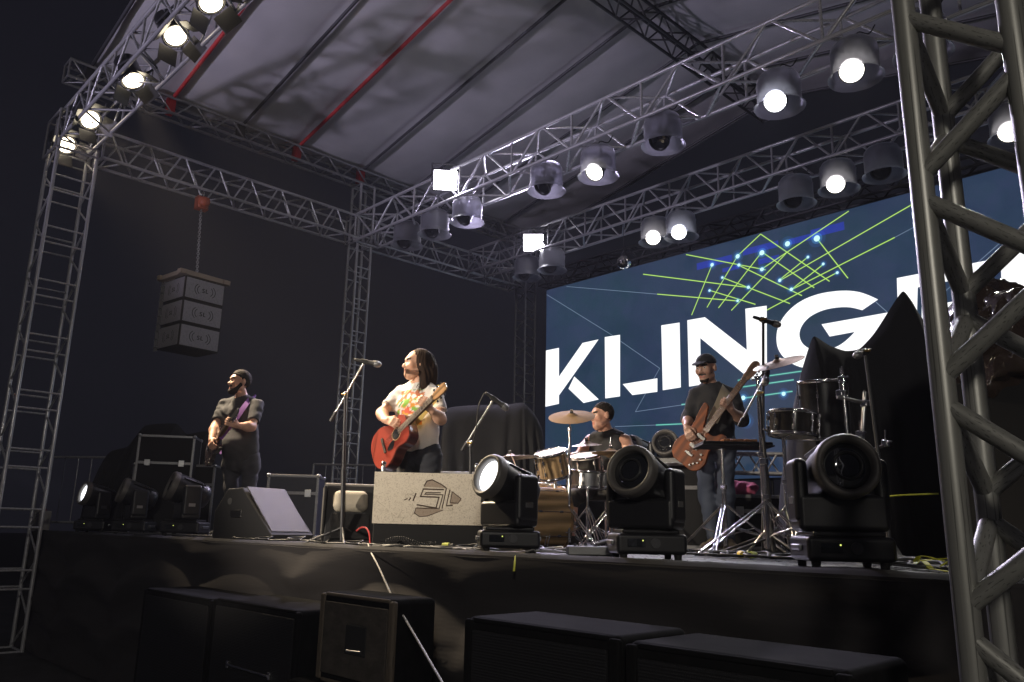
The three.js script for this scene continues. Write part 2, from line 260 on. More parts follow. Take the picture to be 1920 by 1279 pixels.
// ---------------------------------------------------------------- lamps
function spot(pos, dir, col, cd, deg, pen = .5, rad = 3) {
  const l = new THREE.SpotLight(0xffffff, cd, 0, deg * Math.PI / 180, pen, 2); l.color.setRGB(...col); l.position.copy(pos); l.target.position.copy(pos).add(dir); l.castShadow = true; l.shadow.radius = rad; scene.add(l, l.target); return l;
}
function put(g, T, name, geo, mat) { const m = part(g, name, geo, mat); m.applyMatrix4(T); return m; }
const WARM = [1, .80, .55], WHITE = [1, .94, .86], COOL = [.80, .82, 1], LILAC = [.80, .72, 1];
const glowWarm = glow([1, .86, .62], 9), glowWhite = glow([1, .95, .86], 7), glowCool = glow([.9, .92, 1], 9), glowBig = glow([.93, .9, 1], 26);
const coverM = phy([.66, .66, .70], { roughness: .4, transmission: .93, thickness: 0, ior: 1.45, side: THREE.DoubleSide });
const coverG = (() => { const g = lathe([[.03, .44], [.12, .435], [.20, .41], [.235, .36], [.242, .30], [.236, .2], [.24, .1], [.235, .055], [.26, .025], [.285, 0], [.288, .006], [.262, .032], [.243, .06], [.246, .1], [.242, .2], [.248, .3]], 40), p = g.attributes.position;
  for (let i = 0; i < p.count; i++) { const a = Math.atan2(p.getZ(i), p.getX(i)), y = p.getY(i), k = 1 + .03 * nz(Math.cos(a) * 2, y * 5, Math.sin(a) * 2) + .012 * nz(Math.cos(a) * 6, y * 16, Math.sin(a) * 6); p.setX(i, p.getX(i) * k); p.setZ(i, p.getZ(i) * k); } g.computeVertexNormals(); return g; })();
const canG = lathe([[0, -.2], [.05, -.2], [.085, -.17], [.095, -.1], [.118, 0], [.136, .01], [.136, .06], [.127, .06], [.127, .012], [0, .012]], 26).rotateX(Math.PI / 2);
const lensG = lathe([[0, .056], [.07, .052], [.122, .04], [.122, .02]], 24).rotateX(Math.PI / 2);
function coverLamp(p, on, dir, label, zt, k = 1) {       // p: the centre of the lens
  const top = 6.84, g = thing('covered_lamp', label, 'stage lamp', p, 'stage lamps in clear rain covers');
  const T = new THREE.Matrix4().compose(V(0, 0, 0), facing(dir), V(1, 1, 1));
  put(g, T, 'lamp_can', canG, M.blackGloss); put(g, T, 'lamp_lens', lensG, on ? (on > 1 ? glowCool : glowWhite) : M.lens);
  part(g, 'rain_cover', coverG, coverM, V(.03, -.1, -.02)).scale.setScalar(k);
  rod(g, 'hanger', V(0, .1, 0), V(0, top - p.y + .02, 0), .016, M.darkSteel);
  part(g, 'clamp', rbox(.09, .1, .07, .015), M.aluDull, V(0, top - p.y + .04, 0));
  for (const s of [-1, 1]) rod(g, 'yoke_arm', V(s * .125, 0, -.03), V(s * .06, .14, 0), .009, M.darkSteel);
  part(g, 'power_cable', tubeGeo([V(.04, .3, .02), V(.12, .38, .05), V(.2, .36, -.02), V(.26, .46, -.06)], .007), M.rubber);
  if (on) { const d = dir.clone().normalize(); spot(p.clone().addScaledVector(d, .07), d, on > 1 ? COOL : WHITE, 22, 28, .6, 4); }
  return g;
}
const toCam = p => CAM.clone().sub(p).normalize(), blend = (p, tgt, k) => toCam(p).multiplyScalar(k).addScaledVector(tgt.clone().sub(p).normalize(), 1 - k).normalize();
const midLamps = [[760, 440, 0, V(-10, 2, -3), .1, 'unlit lamp in a rain cover, nearest the slim tower'], [812, 412, 0, V(-9, 2, -3), .25, 'unlit lamp in a milky rain cover, just below the brightest flood'], [872, 395, 0, V(-10, 2, -4), .1, 'unlit black lamp in a rain cover, right of the brightest flood'],
  [1020, 340, 0, V(-9, 2, -4), .15, 'unlit lamp in a clear rain cover above the second bright flood'], [1117, 320, 1, V(-8, 1.5, -3), .35, 'lit warm white lamp in a rain cover, near the middle of the overhead truss'], [1238, 255, 0, V(-7, 2, -4), .3, 'unlit lamp in a rain cover between two lit ones'],
  [1455, 188, 2, V(-5, 1.5, -2), .55, 'lit bluish lamp in a rain cover, second from the tube tower'], [1597, 132, 1, V(-2, 1.5, 0), .9, 'large round lit lamp in a rain cover, nearest the tube tower'], [1722, 88, 0, V(-1, 1, -2), .5, 'unlit lamp in a rain cover half hidden behind the tube tower']];
for (const [x, y, on, t, k, lab] of midLamps) { const p = onZ(x, y, ZMID); p.y = Math.min(p.y, 6.6); coverLamp(p, on, blend(p, t, k), lab); }
const rearLamps = [[985, 497, 0, V(-10, 2, -3), .2, 'unlit lamp in a rain cover at the left end of the rear truss'], [1032, 480, 0, V(-8, 2, -5), .2, 'unlit lamp in a rain cover beneath the second bright flood'], [1225, 445, 1, V(-4, 1.5, -2), .7, 'lit lamp on the rear truss, left one of the close pair'], [1273, 435, 2, V(-3, 1.5, -1), .85, 'lit bluish lamp on the rear truss, right one of the close pair'],
  [1488, 372, 0, V(-5, 2, -6), .2, 'unlit lamp in a dark rain cover above the laser lines'], [1567, 345, 1, V(-2, 1.5, -1), .8, 'lit lamp on the rear truss above the letter G'], [1652, 318, 0, V(-3, 2, -6), .2, 'unlit lamp in a rain cover on the rear truss beside the tube tower'], [1893, 246, 1, V(-2, 1.4, -3), .5, 'lit lamp in a rain cover seen through the tube tower']];
for (const [x, y, on, t, k, lab] of rearLamps) { const p = onZ(x, y, ZREAR); p.y = Math.min(p.y, 6.58); coverLamp(p, on, blend(p, t, k), lab); }
for (const [x, y, z, t, lab] of [[835, 338, ZMID + .3, V(-6, 2, -4.5), 'dazzling square flood lamp on the overhead truss above the singer'], [1000, 455, ZREAR + .3, V(-6, 2, -4), 'dazzling square flood lamp at the left end of the rear truss']]) {
  const p = onZ(x, y, z), g = thing('flood_lamp', lab, 'flood lamp', p, 'square flood lamps'), d = blend(p, t, .8), T = new THREE.Matrix4().compose(V(0, 0, 0), facing(d), V(1, 1, 1));
  put(g, T, 'lamp_housing', rbox(.42, .36, .12, .02).translate(0, 0, -.07), M.housing); put(g, T, 'lamp_panel', rbox(.37, .31, .02, .01).translate(0, 0, 0), glowBig);
  for (const s of [-1, 1]) { const m = put(g, T, 'bracket_arm', rbox(.02, .3, .03, .004).translate(s * .225, .1, -.07), M.darkSteel); }
  put(g, T, 'bracket', rbox(.47, .03, .04, .005).translate(0, .25, -.07), M.darkSteel);
  spot(p.clone().addScaledVector(d, .06), d, LILAC, 100, 46, .6, 8);
}
// barn door lamps on the front truss
const doorM = std([.025, .025, .027], .45, .3);
const fresG = lathe([[0, -.36], [.10, -.36], [.135, -.33], [.14, -.1], [.15, -.09], [.15, 0], [.138, 0], [.138, -.02], [0, -.02]], 26).rotateX(Math.PI / 2), fresLens = lathe([[0, .03], [.06, .027], [.115, .005], [.12, -.015]], 24).rotateX(Math.PI / 2);
const fresT = [[125, 272, V(-6.2, 2.4, -4.6), 'warm barn door lamp, lowest of the row at far left'], [170, 225, V(-5.6, 2.6, -4.3), 'warm barn door lamp, second from the bottom of the row at far left'], [250, 152, V(-7.9, 2.6, -4.2), 'warm barn door lamp in the middle of the row at top left'], [330, 68, V(-5.6, 2.6, -4.0), 'warm barn door lamp with a black flap against the roof fabric'], [397, 6, V(-5.4, 2.5, -4.2), 'warm barn door lamp cut by the top edge of the picture']];
fresT.forEach(([x, y, t, lab], i) => {
  const p = onZ(x, y, ZFR + .05), g = thing('barn_door_lamp', lab, 'stage lamp', p, 'warm barn door lamps on the front truss'), d = t.clone().sub(p).normalize(), T = new THREE.Matrix4().compose(V(0, 0, 0), facing(d), V(1, 1, 1));
  put(g, T, 'lamp_can', fresG, M.blackGloss); put(g, T, 'lamp_lens', fresLens, glowWarm);
  for (let k = 0; k < 4; k++) { const f = rbox(.24, .19, .006, .002, 1).translate(0, .1, 0).rotateX(.85).translate(0, .15, .01).rotateZ(k * Math.PI / 2 + .12); put(g, T, 'barn_door', f, doorM); }
  for (const s of [-1, 1]) put(g, T, 'yoke_arm', rbox(.012, .34, .03, .003).translate(s * .165, .12, -.16), M.darkSteel);
  put(g, T, 'yoke', rbox(.34, .014, .03, .003).translate(0, .29, -.16), M.darkSteel);
  rod(g, 'hanger', V(0, .1, -.02), V(0, 7.06 - p.y, -.02), .016, M.darkSteel);
  part(g, 'power_cable', tubeGeo([V(-.05, .12, .02), V(-.16, .05, .1), V(-.22, -.02, .02), V(-.15, .2, -.05)], .008), M.rubber);
  spot(p.clone().addScaledVector(d, .05), d, WARM, [300, 300, 280, 200, 110][i], 15, .8, 5);
});
{ // lilac flood on a stand out in the audience: it throws the front truss's shadow on the roof
  const p = V(-11.2, 2.6, 7.2), g = thing('flood_lamp', 'lilac flood lamp on a tall stand out in the audience', 'flood lamp', V(p.x, 0, p.z), 'square flood lamps'), d = V(-8.6, 8.3, -5.4).sub(p).normalize(), T = new THREE.Matrix4().compose(V(0, p.y, 0), facing(d), V(1, 1, 1));
  put(g, T, 'lamp_housing', rbox(.3, .26, .12, .02).translate(0, 0, -.07), M.housing); put(g, T, 'lamp_panel', rbox(.26, .22, .02, .01), glow([.8, .72, 1], 20));
  rod(g, 'pole', V(0, .3, -.06), V(0, p.y - .1, -.06), .02, M.darkSteel);
  for (let k = 0; k < 3; k++) rod(g, 'leg', V(0, .75, -.06), V(Math.cos(k * 2.09) * .5, .01, Math.sin(k * 2.09) * .5), .014, M.darkSteel);
  spot(p.clone().addScaledVector(d, .1), d, LILAC, 340, 20.5, .75, 11);
}
{ // warm spot lamp further back in the audience, trained on the middle of the stage
  const p = V(-5.6, 3.5, 11), g = thing('flood_lamp', 'warm spot lamp on a stand far out in the audience', 'flood lamp', V(p.x, 0, p.z), 'square flood lamps'), d = V(-5.65, 2.8, -4.4).sub(p).normalize(), T = new THREE.Matrix4().compose(V(0, p.y, 0), facing(d), V(1, 1, 1));
  put(g, T, 'lamp_housing', fresG, M.blackGloss); put(g, T, 'lamp_lens', fresLens, glowWarm);
  rod(g, 'pole', V(0, .3, .16), V(0, p.y - .1, .16), .02, M.darkSteel);
  for (let k = 0; k < 3; k++) rod(g, 'leg', V(0, .75, .16), V(Math.cos(k * 2.09) * .5, .01, .16 + Math.sin(k * 2.09) * .5), .014, M.darkSteel);
  spot(p.clone().addScaledVector(d, .06), d, [1, .87, .70], 780, 8.8, .8, 5);
}
{ // glass ball
  const p = onZ(1170, 492, ZREAR + .2), g = thing('mirror_ball', 'small glass ball hanging at the upper left of the screen', 'mirror ball', p);
  part(g, 'ball', new THREE.IcosahedronGeometry(.12, 3), std([.75, .72, .66], .08, 1, { flatShading: true }));
  rod(g, 'cord', V(0, .1, 0), V(0, 6.9 - p.y, 0), .005, M.rubber);
}

// ---------------------------------------------------------------- moving head lights
function movingHead(name, label, base, dir, k, on, yokeTurn, group) {
  const g = thing(name, label, 'moving light', base, group), d = dir.clone().normalize(), yaw = Math.atan2(d.x, d.z), bx = s => s * k;
  const Y = new THREE.Matrix4().makeRotationY(yaw), B = new THREE.Matrix4().makeRotationY(yokeTurn);
  const bs = put(g, B, 'base', rbox(bx(.44), bx(.125), bx(.36), bx(.025)).translate(0, bx(.095), 0), M.housing);
  const top = put(g, B, 'base_top', rbox(bx(.36), bx(.03), bx(.3), bx(.012)).translate(0, bx(.168), 0), M.blackGloss);
  for (const s of [-1, 1]) for (const t of [-1, 1]) put(g, B, 'foot', new THREE.CylinderGeometry(bx(.025), bx(.022), bx(.036), 12).translate(s * bx(.17), bx(.017), t * bx(.13)), M.rubber);
  put(g, B, 'control_knob', new THREE.CylinderGeometry(bx(.03), bx(.03), bx(.012), 20).rotateX(Math.PI / 2).translate(bx(.02), bx(.1), bx(.184)), std([.06, .06, .065], .4));
  put(g, B, 'display_window', rbox(bx(.11), bx(.05), bx(.006), .002).translate(bx(-.1), bx(.1), bx(.181)), M.lens);
  put(g, B, 'status_led', new THREE.SphereGeometry(bx(.0045), 8, 6).translate(bx(-.06), bx(.115), bx(.187)), glow([.8, .9, .2], 1.2));
  for (const s of [-1, 1]) put(g, B, 'handle', rbox(bx(.02), bx(.03), bx(.16), bx(.008)).translate(s * bx(.229), bx(.1), 0), M.chromeDull);
  put(g, Y, 'yoke', rbox(bx(.46), bx(.19), bx(.21), bx(.03)).translate(0, bx(.278), 0), M.housing);
  for (const s of [-1, 1]) {
    const arm = put(g, Y, 'yoke_arm', rbox(bx(.075), bx(.34), bx(.2), bx(.035), 4).translate(s * bx(.205), bx(.39), 0), M.housing);
    put(g, Y, 'arm_badge', rbox(bx(.004), bx(.035), bx(.07), bx(.001), 1).translate(s * bx(.2435), bx(.34), 0), M.chromeDull);
  }
  const hc = V(0, bx(.49), 0), T = new THREE.Matrix4().compose(hc, facing(d), V(k, k, k));
  put(g, T, 'head', lathe([[0, -.23], [.07, -.235], [.115, -.215], [.14, -.16], [.15, -.06], [.155, .04], [.16, .12], [.158, .17], [.15, .19], [0, .19]], 32).rotateX(Math.PI / 2), M.housing);
  put(g, T, 'lens_ring', lathe([[.118, .165], [.122, .215], [.135, .235], [.155, .235], [.166, .215], [.168, .165]], 36).rotateX(Math.PI / 2), std([.14, .13, .12], .5, .2));
  put(g, T, on ? 'lamp_lens' : 'lens', lathe([[0, .218], [.05, .214], [.09, .205], [.12, .19]], 32).rotateX(Math.PI / 2), on || phy([.016, .017, .02], { roughness: .04, clearcoat: 1, ior: 1.7 }));
  if (!on) put(g, T, 'inner_lens', new THREE.TorusGeometry(.07, .008, 8, 28).translate(0, 0, .216), std([.03, .03, .03], .3));
  for (let i = 0; i < 5; i++) put(g, T, 'vent', rbox(.05, .004, .012, .001, 1).translate(.03, .158 + .0, -.02 - i * .022).rotateZ(-.5), M.lens);
  for (const s of [-1, 1]) put(g, T, 'head_rib', rbox(.012, .02, .26, .005).translate(0, .16, 0).rotateZ(s * .8), M.blackGloss);
  return { g, lens: base.clone().add(hc).addScaledVector(d, .25 * k), d };
}
const fl = R0.clone().negate(), fc = F0.clone().negate();        // towards the left of the photograph, towards the camera
const dirOf = (left, up) => fc.clone().multiplyScalar(Math.cos(left)).addScaledVector(fl, Math.sin(left)).multiplyScalar(Math.cos(up)).addScaledVector(UP, Math.sin(up));
const mhGroup = 'moving lights along the stage front';
const lensOn = glow([.92, .95, 1], 3.2);
{
  const yb = Math.atan2(fc.x, fc.z);
  const a = movingHead('moving_light', 'black moving light with a glowing white lens beside the logo panel', floorAt(952, 5.15), dirOf(.9, .3), .84, lensOn, yb + .1, mhGroup);
  spot(a.lens, a.d, COOL, 45, 16, .6, 6);
  movingHead('moving_light', 'black moving light with a dark lens in front of the drum kit', floorAt(1212, 4.35), dirOf(.62, .26), .83, null, yb + .05, mhGroup);
  movingHead('moving_light', 'large black moving light facing the camera beside the tube tower', floorAt(1580, 3.72), dirOf(.1, .1), .86, null, yb - .08, mhGroup);
  const b = movingHead('moving_light', 'small far moving light at left with its lens lit', floorAt(176, 11.0), dirOf(.75, .2), .95, lensOn, yb, mhGroup);
  spot(b.lens, b.d, COOL, 30, 16, .6, 6);
  movingHead('moving_light', 'unlit far moving light between two others at left', floorAt(250, 10.2), dirOf(1.0, .3), .95, null, yb, mhGroup);
  movingHead('moving_light', 'unlit far moving light nearest the left wedge monitor', floorAt(345, 9.1), dirOf(1.0, .3), .98, null, yb, mhGroup);
  movingHead('moving_light', 'small dark moving light behind the drummer, beside the bass player', floorAt(1258, 11.0).add(V(0, .75, 0)), dirOf(.4, .2), 1.1, null, yb, 'moving lights on the riser behind the band');
  movingHead('moving_light', 'small dark moving light just behind the shoulder of the drummer', floorAt(1205, 11.4).add(V(0, .72, 0)), dirOf(.9, .2), 1.1, null, yb, 'moving lights on the riser behind the band');
  const r = thing('riser', 'black riser behind the drummer carrying two dark moving lights', 'riser', floorAt(1232, 11.2));
  part(r, 'riser_box', rbox(2.2, .7, 1.1, .02), M.blackMatte, V(0, .35, 0));
  for (const i of [-1, 1]) part(r, 'corner_edge', rbox(.03, .7, .03, .004), M.aluDull, V(i * 1.09, .352, .54));
}

// ---------------------------------------------------------------- people: distance fields meshed with surface nets
const smin = (a, b, k) => { const h = Math.max(k - Math.abs(a - b), 0) / k; return Math.min(a, b) - h * h * k * .25; };
const cap = (a, b, ra, rb = ra) => { const bx = b.x - a.x, by = b.y - a.y, bz = b.z - a.z, L2 = bx * bx + by * by + bz * bz || 1e-9, r = Math.max(ra, rb);
  const f = (x, y, z) => { const px = x - a.x, py = y - a.y, pz = z - a.z; let t = (px * bx + py * by + pz * bz) / L2; t = t < 0 ? 0 : t > 1 ? 1 : t; const dx = px - bx * t, dy = py - by * t, dz = pz - bz * t; return Math.sqrt(dx * dx + dy * dy + dz * dz) - (ra + (rb - ra) * t); };
  f.lo = [Math.min(a.x, b.x) - r, Math.min(a.y, b.y) - r, Math.min(a.z, b.z) - r]; f.hi = [Math.max(a.x, b.x) + r, Math.max(a.y, b.y) + r, Math.max(a.z, b.z) + r]; return f; };
const ell = (c, rx, ry, rz) => { const m = Math.min(rx, ry, rz); const f = (x, y, z) => { const a = (x - c.x) / rx, b = (y - c.y) / ry, d = (z - c.z) / rz, k = Math.sqrt(a * a + b * b + d * d); return (k - 1) * m * (k > 1 ? 1.25 : 1); };
  f.lo = [c.x - rx, c.y - ry, c.z - rz]; f.hi = [c.x + rx, c.y + ry, c.z + rz]; return f; };
const union = (ps, k) => { const f = (x, y, z) => { let d = 1e3; for (const p of ps) { const lo = p.lo, hi = p.hi, e = k + .05; if (x < lo[0] - e || y < lo[1] - e || z < lo[2] - e || x > hi[0] + e || y > hi[1] + e || z > hi[2] + e) { d = Math.min(d, .05 + k * .5); continue; } d = smin(d, p(x, y, z), k); } return d; };
  f.lo = [0, 1, 2].map(i => Math.min(...ps.map(p => p.lo[i]))); f.hi = [0, 1, 2].map(i => Math.max(...ps.map(p => p.hi[i]))); return f; };
function nets(f, h, pad = .02, color) {
  const lo = f.lo.map(v => v - pad), n = [0, 1, 2].map(i => Math.ceil((f.hi[i] + pad - lo[i]) / h) + 1), [nx, ny, nzz] = n, val = new Float32Array(nx * ny * nzz), at = (i, j, k) => i + nx * (j + ny * k);
  for (let k = 0; k < nzz; k++) for (let j = 0; j < ny; j++) for (let i = 0; i < nx; i++) val[at(i, j, k)] = f(lo[0] + i * h, lo[1] + j * h, lo[2] + k * h);
  const idx = new Int32Array(nx * ny * nzz).fill(-1), pos = [], tri = [];
  for (let k = 0; k < nzz - 1; k++) for (let j = 0; j < ny - 1; j++) for (let i = 0; i < nx - 1; i++) {
    let s = 0; const c = []; for (let q = 0; q < 8; q++) { const v = val[at(i + (q & 1), j + (q >> 1 & 1), k + (q >> 2))]; c.push(v); if (v < 0) s++; }
    if (s === 0 || s === 8) continue;
    let x = 0, y = 0, z = 0, m = 0;
    for (let q = 0; q < 8; q++) for (const b of [1, 2, 4]) { if (q & b) continue; const w = q | b; if ((c[q] < 0) === (c[w] < 0)) continue; const t = c[q] / (c[q] - c[w]); x += (q & 1) + (b === 1 ? t : 0); y += (q >> 1 & 1) + (b === 2 ? t : 0); z += (q >> 2) + (b === 4 ? t : 0); m++; }
    idx[at(i, j, k)] = pos.length / 3; pos.push(lo[0] + (i + x / m) * h, lo[1] + (j + y / m) * h, lo[2] + (k + z / m) * h);
  }
  const quad = (a, b, c, d, flip) => { if (a < 0 || b < 0 || c < 0 || d < 0) return; flip ? tri.push(a, c, b, a, d, c) : tri.push(a, b, c, a, c, d); };
  for (let k = 1; k < nzz - 1; k++) for (let j = 1; j < ny - 1; j++) for (let i = 1; i < nx - 1; i++) {
    const v = val[at(i, j, k)] < 0;
    if (v !== val[at(i + 1, j, k)] < 0) quad(idx[at(i, j - 1, k - 1)], idx[at(i, j, k - 1)], idx[at(i, j, k)], idx[at(i, j - 1, k)], !v);
    if (v !== val[at(i, j + 1, k)] < 0) quad(idx[at(i - 1, j, k - 1)], idx[at(i - 1, j, k)], idx[at(i, j, k)], idx[at(i, j, k - 1)], !v);
    if (v !== val[at(i, j, k + 1)] < 0) quad(idx[at(i - 1, j - 1, k)], idx[at(i, j - 1, k)], idx[at(i, j, k)], idx[at(i - 1, j, k)], !v);
  }
  const g = new THREE.BufferGeometry(); g.setAttribute('position', new THREE.Float32BufferAttribute(pos, 3)); g.setIndex(tri); g.computeVertexNormals();
  const cnt = pos.length / 3, col = new Float32Array(cnt * 3), uv = new Float32Array(cnt * 2);
  for (let i = 0; i < cnt; i++) { const c = color ? color(pos[i * 3], pos[i * 3 + 1], pos[i * 3 + 2]) : [1, 1, 1]; col.set(c, i * 3); uv[i * 2] = (pos[i * 3] + pos[i * 3 + 2]) * 3; uv[i * 2 + 1] = pos[i * 3 + 1] * 3; }
  g.setAttribute('color', new THREE.BufferAttribute(col, 3)); g.setAttribute('uv', new THREE.BufferAttribute(uv, 2)); return g;
}
const mergeC = gs => mergeGeometries(gs.map(g => g.toNonIndexed()));
const mixc = (a, b, t) => a.map((v, i) => v + (b[i] - v) * t);
// a hand: palm, thumb and four fingers that curl towards n
function hand(w, fwd, n, thumbLeft, curl, spread = 1) {
  const f = fwd.clone().normalize(), nn = n.clone().addScaledVector(f, -n.dot(f)).normalize(), s = f.clone().cross(nn).multiplyScalar(thumbLeft ? 1 : -1), P = (a, b, c) => w.clone().addScaledVector(f, a).addScaledVector(s, b).addScaledVector(nn, c), ps = [];
  ps.push(cap(P(-.03, 0, 0), P(.02, 0, 0), .026, .027));
  for (const b of [-.027, -.009, .009, .027]) ps.push(cap(P(.005, b * .6, 0), P(.075, b, .002), .0165, .0125));
  const len = [.062, .078, .084, .074];
  [-.031, -.0105, .0105, .031].forEach((b, i) => {
    let p = P(.078, b, .003), a = curl * .55; const L = [len[i] * .45, len[i] * .32, len[i] * .25], r = [.0098, .0090, .0080, .0070];
    for (let q = 0; q < 3; q++) { const d = f.clone().multiplyScalar(Math.cos(a)).addScaledVector(nn, Math.sin(a)).addScaledVector(s, b * .9 * spread), e = p.clone().addScaledVector(d.normalize(), L[q]); ps.push(cap(p, e, r[q], r[q + 1])); p = e; a += curl * .62; }
  });
  const t0 = P(.012, .028, .006), t1 = P(.045, .050, .022), t2 = P(.075, .046, .042); ps.push(cap(t0, t1, .0135, .0115), cap(t1, t2, .0108, .0085));
  return union(ps, .008);
}
const headBasis = dir => { const z = dir.clone().normalize(), x = UP.clone().cross(z).normalize(), y = z.clone().cross(x); return { x, y, z }; };
function localField(c, B, f, s) { // f in head axes -> the figure's axes
  const g = (x, y, z) => { const dx = x - c.x, dy = y - c.y, dz = z - c.z; return s * f((dx * B.x.x + dy * B.x.y + dz * B.x.z) / s, (dx * B.y.x + dy * B.y.y + dz * B.y.z) / s, (dx * B.z.x + dy * B.z.y + dz * B.z.z) / s); };
  const r = Math.max(...f.lo.map(Math.abs), ...f.hi.map(Math.abs)) * s * 1.25; g.lo = [c.x - r, c.y - r, c.z - r]; g.hi = [c.x + r, c.y + r, c.z + r]; return g;
}
const toLocal = (c, B, s) => (x, y, z) => { const dx = x - c.x, dy = y - c.y, dz = z - c.z; return [(dx * B.x.x + dy * B.x.y + dz * B.x.z) / s, (dx * B.y.x + dy * B.y.y + dz * B.y.z) / s, (dx * B.z.x + dy * B.z.y + dz * B.z.z) / s]; };
const faceField = (() => {
  const base = union([ell(V(0, .03, -.012), .075, .09, .094), ell(V(0, -.03, .022), .062, .085, .07), ell(V(0, -.078, .045), .036, .034, .04), cap(V(-.045, -.07, 0), V(0, -.098, .055), .022, .02), cap(V(.045, -.07, 0), V(0, -.098, .055), .022, .02), cap(V(-.035, .028, .072), V(.035, .028, .072), .014)], .03);
  const nose = union([cap(V(0, .012, .082), V(0, -.028, .104), .008, .0125), ell(V(-.012, -.033, .094), .010, .009, .012), ell(V(.012, -.033, .094), .010, .009, .012)], .012);
  const cheeks = union([ell(V(-.04, -.022, .06), .026, .026, .024), ell(V(.04, -.022, .06), .026, .026, .024)], .01);
  const lips = union([cap(V(-.018, -.064, .080), V(.018, -.064, .080), .0075), cap(V(-.015, -.074, .078), V(.015, -.074, .078), .008)], .004);
  const eyes = [ell(V(-.032, .006, .074), .0135, .0115, .0125), ell(V(.032, .006, .074), .0135, .0115, .0125)], ears = union([ell(V(-.079, -.005, -.008), .011, .032, .019), ell(V(.079, -.005, -.008), .011, .032, .019)], .01);
  const f = (x, y, z) => { let d = smin(base(x, y, z), nose(x, y, z), .012); d = smin(d, cheeks(x, y, z), .03);
    for (const s of [-1, 1]) { const a = (x - s * .032) / .024, b = (y - .006) / .014, c = (z - .1) / .022, k = (Math.sqrt(a * a + b * b + c * c) - 1) * .014; d = -smin(-d, k, .012); }
    d = smin(d, lips(x, y, z), .006); d = Math.min(d, eyes[0](x, y, z), eyes[1](x, y, z)); return smin(d, ears(x, y, z), .01); };
  f.lo = [-.1, -.125, -.11]; f.hi = [.1, .125, .12]; return f;
})();
const faceColor = (skin, o = {}) => (x, y, z) => {
  const ax = Math.abs(x); let c = mixc(skin, [skin[0] * .85, skin[1] * .62, skin[2] * .55], Math.max(0, 1 - Math.hypot((ax - .042) / .03, (y + .028) / .03)) * .5);
  if (z > .05 && y > .018 + (o.browArch || 0) && y < .034 && ax > .012 && ax < .054) c = o.hair || [.03, .02, .016];
  if (z > .066 && Math.hypot((ax - .032) / .0125, (y - .006) / .0068) < 1) c = Math.hypot(ax - .032, y - .006) < .0055 ? [.02, .012, .008] : [.5, .47, .45];
  if (z > .07 && ax < .022 && y < -.058 && y > -.08) c = mixc(skin, [.34, .07, .06], .55);
  if (o.beard && y < -.012 + o.beard - .5 * Math.max(0, z - .02) && z > -.04 && !(ax < .02 && y > -.08 && y < -.058 && z > .07) && y < .01 && (y < -.05 || ax > .05)) c = mixc(o.hair, skin, .06);
  if (o.stache && z > .07 && y < -.045 && y > -.058 && ax < .034) c = o.hair;
  return c;
};
const skinM = new THREE.MeshPhysicalMaterial({ color: 0xffffff, vertexColors: true, roughness: .5, sheen: .15 }), clothMat = new THREE.MeshStandardMaterial({ color: 0xffffff, vertexColors: true, roughness: .9, bumpMap: clothT, bumpScale: .0015 }), hairM = new THREE.MeshPhysicalMaterial({ color: 0xffffff, vertexColors: true, roughness: .8, specularIntensity: .35 });

